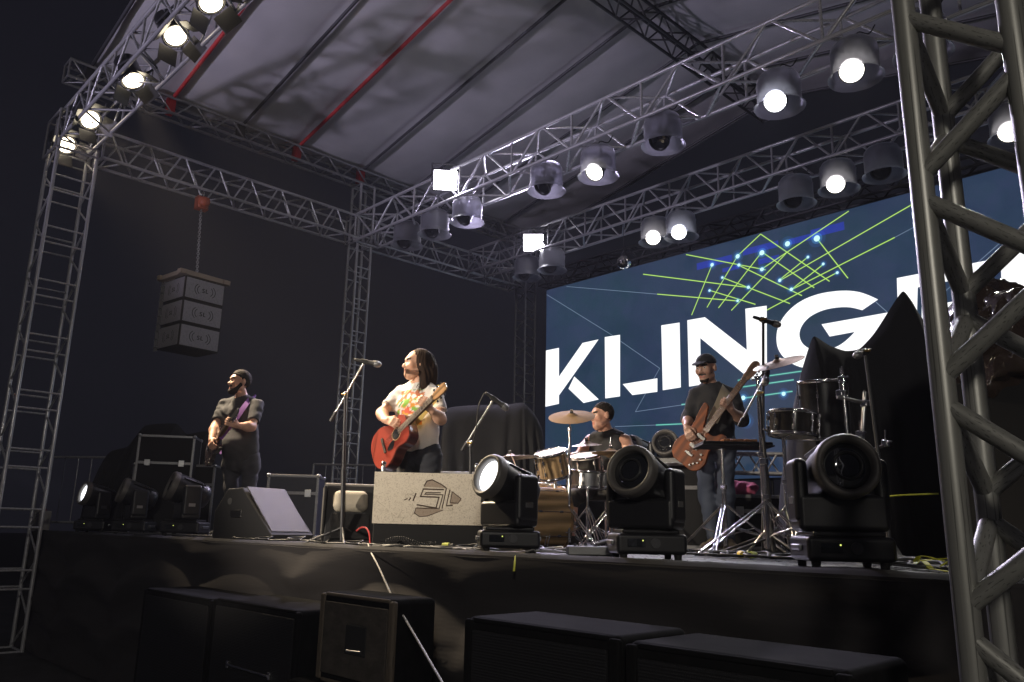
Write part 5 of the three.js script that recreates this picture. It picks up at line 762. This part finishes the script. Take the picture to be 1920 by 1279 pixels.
const cabPlan = [[560, 700, 7.2, 6.2, .1, 0, 2, 'grey cable running from the flight case to the pale-backed monitor'], [600, 900, 6.3, 5.3, .16, 1, 0, 'black looped cable under the logo panel'], [700, 900, 5.75, 5.1, .1, 0, 2, 'pale cable in front of the logo panel'], [705, 885, 5.65, 5.2, .12, 0, 4, 'dark grey cable below the logo panel'], [860, 1060, 5.2, 4.9, .1, 0, 2, 'pale cable crossing the foot of the glowing moving light'], [1000, 1140, 5.2, 4.7, .1, 1, 2, 'pale looped cable in front of the bass drum'], [1280, 1480, 5.2, 4.8, .14, 0, 4, 'grey cable in front of the shoes of the bass player'], [1300, 1500, 5.0, 4.5, .1, 1, 0, 'black looped cable between two moving lights'], [1340, 1490, 5.3, 4.6, .12, 0, 0, 'black cable behind the looped one between two moving lights'], [1640, 1780, 4.2, 3.4, .1, 1, 4, 'grey looped cable at the foot of the tube tower'], [1650, 1830, 4.0, 3.2, .1, 0, 0, 'black cable beside the yellow tape at right'], [400, 640, 7.9, 6.4, .14, 1, 0, 'black looped cable in front of the wedge monitor'], [200, 460, 10.2, 7.9, .14, 0, 4, 'dark grey cable past the far moving lights'], [820, 1100, 6.0, 5.3, .2, 0, 0, 'black cable leading to the drum kit']];
cabPlan.forEach(([x0, x1, d0, d1, wig, lp, m, lab], i) => cable('stage_cable', lab, x0, x1, [d0, d1], wig, m === 2 ? .006 : .0075, cabM[m], lp));
solo('coiled_cable', tubeGeo(Array.from({ length: 160 }, (_, i) => { const t = i / 159, p = floorAt(722 + t * 96, 5.65 - t * .15); return p.add(V(Math.cos(i * .9) * .008, .045 + Math.sin(i * .9) * .012 + .02 * Math.sin(t * 6), 0)); }), .004, 500, 5), cabB, V(0, 0, 0), 'black coiled cable hanging under the logo panel', 'cable', 'cables lying along the stage front');
{ const p0 = floorAt(690, 5.75).add(V(0, .02, 0)), p1 = H(735, 1118, 4.75), p2 = H(832, 1285, 3.4); solo('white_cord', tubeGeo([p0, p0.clone().lerp(p1, .08).add(V(0, -.01, 0)), p0.clone().lerp(p1, .5), p1, p1.clone().lerp(p2, .5), p2, p2.clone().lerp(p1, -.55), p2.clone().lerp(p1, -1.0).setY(.012)], .0055, 60, 6), std([.6, .58, .54], .7), V(0, 0, 0), 'thin white cord stretched from the stage edge down to the ground', 'cord'); }
solo('red_cable', tubeGeo([H(668, 996, 6.2), H(676, 990, 6.2), H(686, 990, 6.15), H(692, 1000, 6.1), floorAt(694, 6.05).add(V(0, .01, 0))], .007, 30, 6), std([.5, .04, .04], .5), V(0, 0, 0), 'short red cable beside the logo panel', 'cable');
for (const [x, D, c, w, lab] of [[836, 5.55, [.55, .6, .08], .05, 'yellow-green plug lying below the logo panel'], [1391, 4.75, [.75, .55, .05], .045, 'yellow connector in front of the bass player'], [1412, 4.68, [.6, .7, .15], .05, 'yellow-green connector among the cables in front of the bass player']]) { const g = thing('connector', lab, 'connector', floorAt(x, D).add(V(0, .004, 0)), 'yellow connectors'); g.rotation.y = x; part(g, 'plug', new THREE.CylinderGeometry(.017, .021, w, 14).rotateZ(Math.PI / 2).translate(0, .021, 0), std(c, .6)); part(g, 'sleeve', new THREE.CylinderGeometry(.013, .016, w * .7, 14).rotateZ(Math.PI / 2).translate(w * .8, .021, 0), std([.05, .05, .05], .6)); }
for (const [x, D, n, lab] of [[1745, 3.5, 7, 'bundle of bright yellow tape on the floor beside the tube tower'], [1850, 3.4, 4, 'yellow and green tape behind the tube tower']]) { const c = floorAt(x, D), gs = []; for (let i = 0; i < n; i++) { const p = c.clone().add(V(rr(-.09, .09), .012 + rr(0, .03), rr(-.06, .06))); gs.push(ribbon([p, p.clone().add(V(rr(.02, .06), rr(0, .03), rr(-.05, .05))), p.clone().add(V(rr(.08, .14), rr(-.01, .02), rr(-.06, .06)))], .022, UP, .003)); } solo('yellow_tape', merge(gs), std([.62, .62, .05], .5), V(0, 0, 0), lab, 'tape', 'yellow tape'); }
solo('yellow_tape', ribbon([onZ(973, 1043, ZF + .085), onZ(973, 1052, ZF + .115), onZ(972, 1062, ZF + .125), onZ(971, 1071, ZF + .13)], .014, V(0, 0, 1), .002), std([.62, .66, .08], .5), V(0, 0, .03), 'short strip of yellow tape hanging over the stage edge', 'tape', 'yellow tape');
solo('yellow_line', tubeGeo([H(1660, 931, 5.4), H(1700, 928, 5.3), H(1760, 926, 5.2)], .006, 20, 6), std([.6, .62, .06], .5), V(0, 0, 0), 'thin yellow cord strung in front of the black drape', 'cord');
{ const g = thing('effects_box', 'flat grey metal effects box on the floor between two moving lights', 'effects box', floorAt(1107, 4.75)); g.rotation.y = yawCam; part(g, 'case', rbox(.27, .05, .14, .008), std([.22, .22, .22], .45, .5), V(0, .028, 0)); for (let i = 0; i < 4; i++) part(g, 'foot_switch', new THREE.CylinderGeometry(.009, .009, .018, 12), M.chrome, V(-.09 + i * .06, .06, .02)); }
{ const g = thing('jerry_can', 'grey plastic jug in the dark by the left tower', 'jug', floorAt(75, 11.8)); const f = Object.assign((x, y, z) => Math.max(Math.max(Math.abs(x) - .11, Math.abs(z) - .07, Math.abs(y - .13) - .13) - .015, .045 - Math.hypot(x + .02, (y - .235) * 1.3)), { lo: [-.13, -.01, -.09], hi: [.13, .28, .09] }); part(g, 'jug_body', nets(f, .01, .02), std([.22, .21, .2], .5)); part(g, 'cap', new THREE.CylinderGeometry(.025, .025, .03, 14), std([.3, .05, .05], .5), V(.07, .285, 0)); }
function barrier(label, a, b) { const g = thing('crowd_barrier', label, 'barrier', a, 'steel crowd barriers'), d = b.clone().sub(a), h = 1.05; for (const y of [.12, h]) rod(g, 'rail', V(0, y, 0), d.clone().setY(y), .017, M.aluDull); for (const t of [0, 1]) rod(g, 'end_post', d.clone().multiplyScalar(t).setY(.02), d.clone().multiplyScalar(t).setY(h), .017, M.aluDull); const n = Math.round(d.length() / .2); for (let i = 1; i < n; i++) rod(g, 'bar', d.clone().multiplyScalar(i / n).setY(.12), d.clone().multiplyScalar(i / n).setY(h), .007, M.aluDull); }
barrier('steel crowd barrier in the dark beside the left tower', floorAt(78, 11.9), floorAt(205, 11.7)); barrier('steel crowd barrier behind the slim tower', floorAt(578, 12.2), floorAt(720, 12.2));

// ---------------------------------------------------------------- cabinets on the ground before the stage
const cabBlack = phy([.012, .012, .013], { roughness: 1, specularIntensity: .25, map: dustT }), cabWorn = std([.085, .073, .062], .8, 0, { map: dustT, bumpMap: scuffT, bumpScale: .001 }), edgeWorn = std([.15, .12, .09], .8, 0, { map: dustT });
function cabinet(label, x0, x1, z0, z1, y0, y1, faceM, worn) {
  const g = thing('speaker_cabinet', label, 'speaker', V((x0 + x1) / 2, y0, (z0 + z1) / 2), 'speaker cabinets on the ground'), w = x1 - x0, h = y1 - y0, d = Math.abs(z1 - z0);
  part(g, 'cabinet_body', rbox(w, h, d, .03, 4), faceM, V(0, h / 2, 0));
  part(g, worn ? 'front_panel' : 'front_grille', rbox(w - .1, h - .1, .014, .005), worn ? cabWorn : grilleBlack, V(0, h / 2, d / 2 + .004));
  for (const s of [-1, 1]) { part(g, 'corner_strip', rbox(.05, h - .02, .03, .012), worn ? edgeWorn : cabBlack, V(s * (w / 2 - .022), h / 2, d / 2 - .006)); part(g, 'edge_strip', rbox(w - .1, .02, .02, .008), worn ? edgeWorn : cabBlack, V(0, h / 2 + s * (h / 2 - .012), d / 2 - .004)); }
  if (worn) { const c = part(g, 'handle_cup', rbox(.2, .16, .02, .01), M.blackMatte, V(.03, h * .52, d / 2 + .006)); rod(c, 'handle', V(-.07, -.06, .012), V(.07, -.055, .012), .007, M.chromeDull); } else for (const s of [-1, 1]) { part(g, 'side_handle', rbox(.02, .05, .18, .008), M.chromeDull, V(s * (w / 2 + .004), h * .6, 0)); }
  return g;
}
cabinet('worn brown speaker cabinet standing on a black one at lower left', -4.23, -3.52, -2.88, -2.6, .80, 1.28, cabBlack, true);
cabinet('black bass cabinet under the worn brown speaker', -4.4, -3.4, -3.06, -2.52, 0, .795, cabBlack);
cabinet('black bass cabinet left of the worn brown speaker', -5.62, -4.46, -3.08, -2.6, 0, 1.15, cabBlack);
cabinet('black bass cabinet at the lower left edge of the row', -6.95, -5.68, -3.08, -2.62, 0, 1.13, cabBlack);
cabinet('long black bass cabinet at lower middle', -2.62, -1.82, -2.72, -2.3, 0, 1.295, cabBlack);
cabinet('black bass cabinet at lower right beside the tube tower', -1.79, -1.02, -2.72, -2.3, 0, 1.285, cabBlack);
{ const g = thing('cabinet_handle', 'chrome bar handle lying across the front of a black cabinet', 'handle', onZ(462, 1257, -2.575)); rod(g, 'bar', V(-.28, 0, 0), V(.28, 0, 0), .008, M.chrome); for (const s of [-1, 1]) part(g, 'bar_bracket', rbox(.03, .05, .03, .008), M.chrome, V(s * .28, 0, -.012)); }
{ // lamp post behind the camera: warm light of the square
  const p = V(5.5, 5.2, 5.5), g = thing('street_lamp', 'warm street lamp on a pole behind the audience', 'street lamp', V(p.x, 0, p.z)); rod(g, 'pole', V(0, 0, 0), V(0, 5.25, 0), .06, M.darkSteel); rod(g, 'arm', V(0, 5.2, 0), V(-.6, 5.32, -.6), .03, M.darkSteel); part(g, 'lamp_housing', rbox(.3, .08, .3, .03), M.darkSteel, V(-.6, 5.35, -.6)); part(g, 'lamp_glass', rbox(.24, .03, .24, .01), glow([1, .82, .6], 8), V(-.6, 5.295, -.6));
  const l = new THREE.PointLight(0xffffff, 80, 0, 2); l.color.setRGB(1, .93, .82); l.position.set(p.x - .6, 5.24, p.z - .6); l.castShadow = true; l.shadow.radius = 22; scene.add(l);
}

renderer.render(scene, camera);
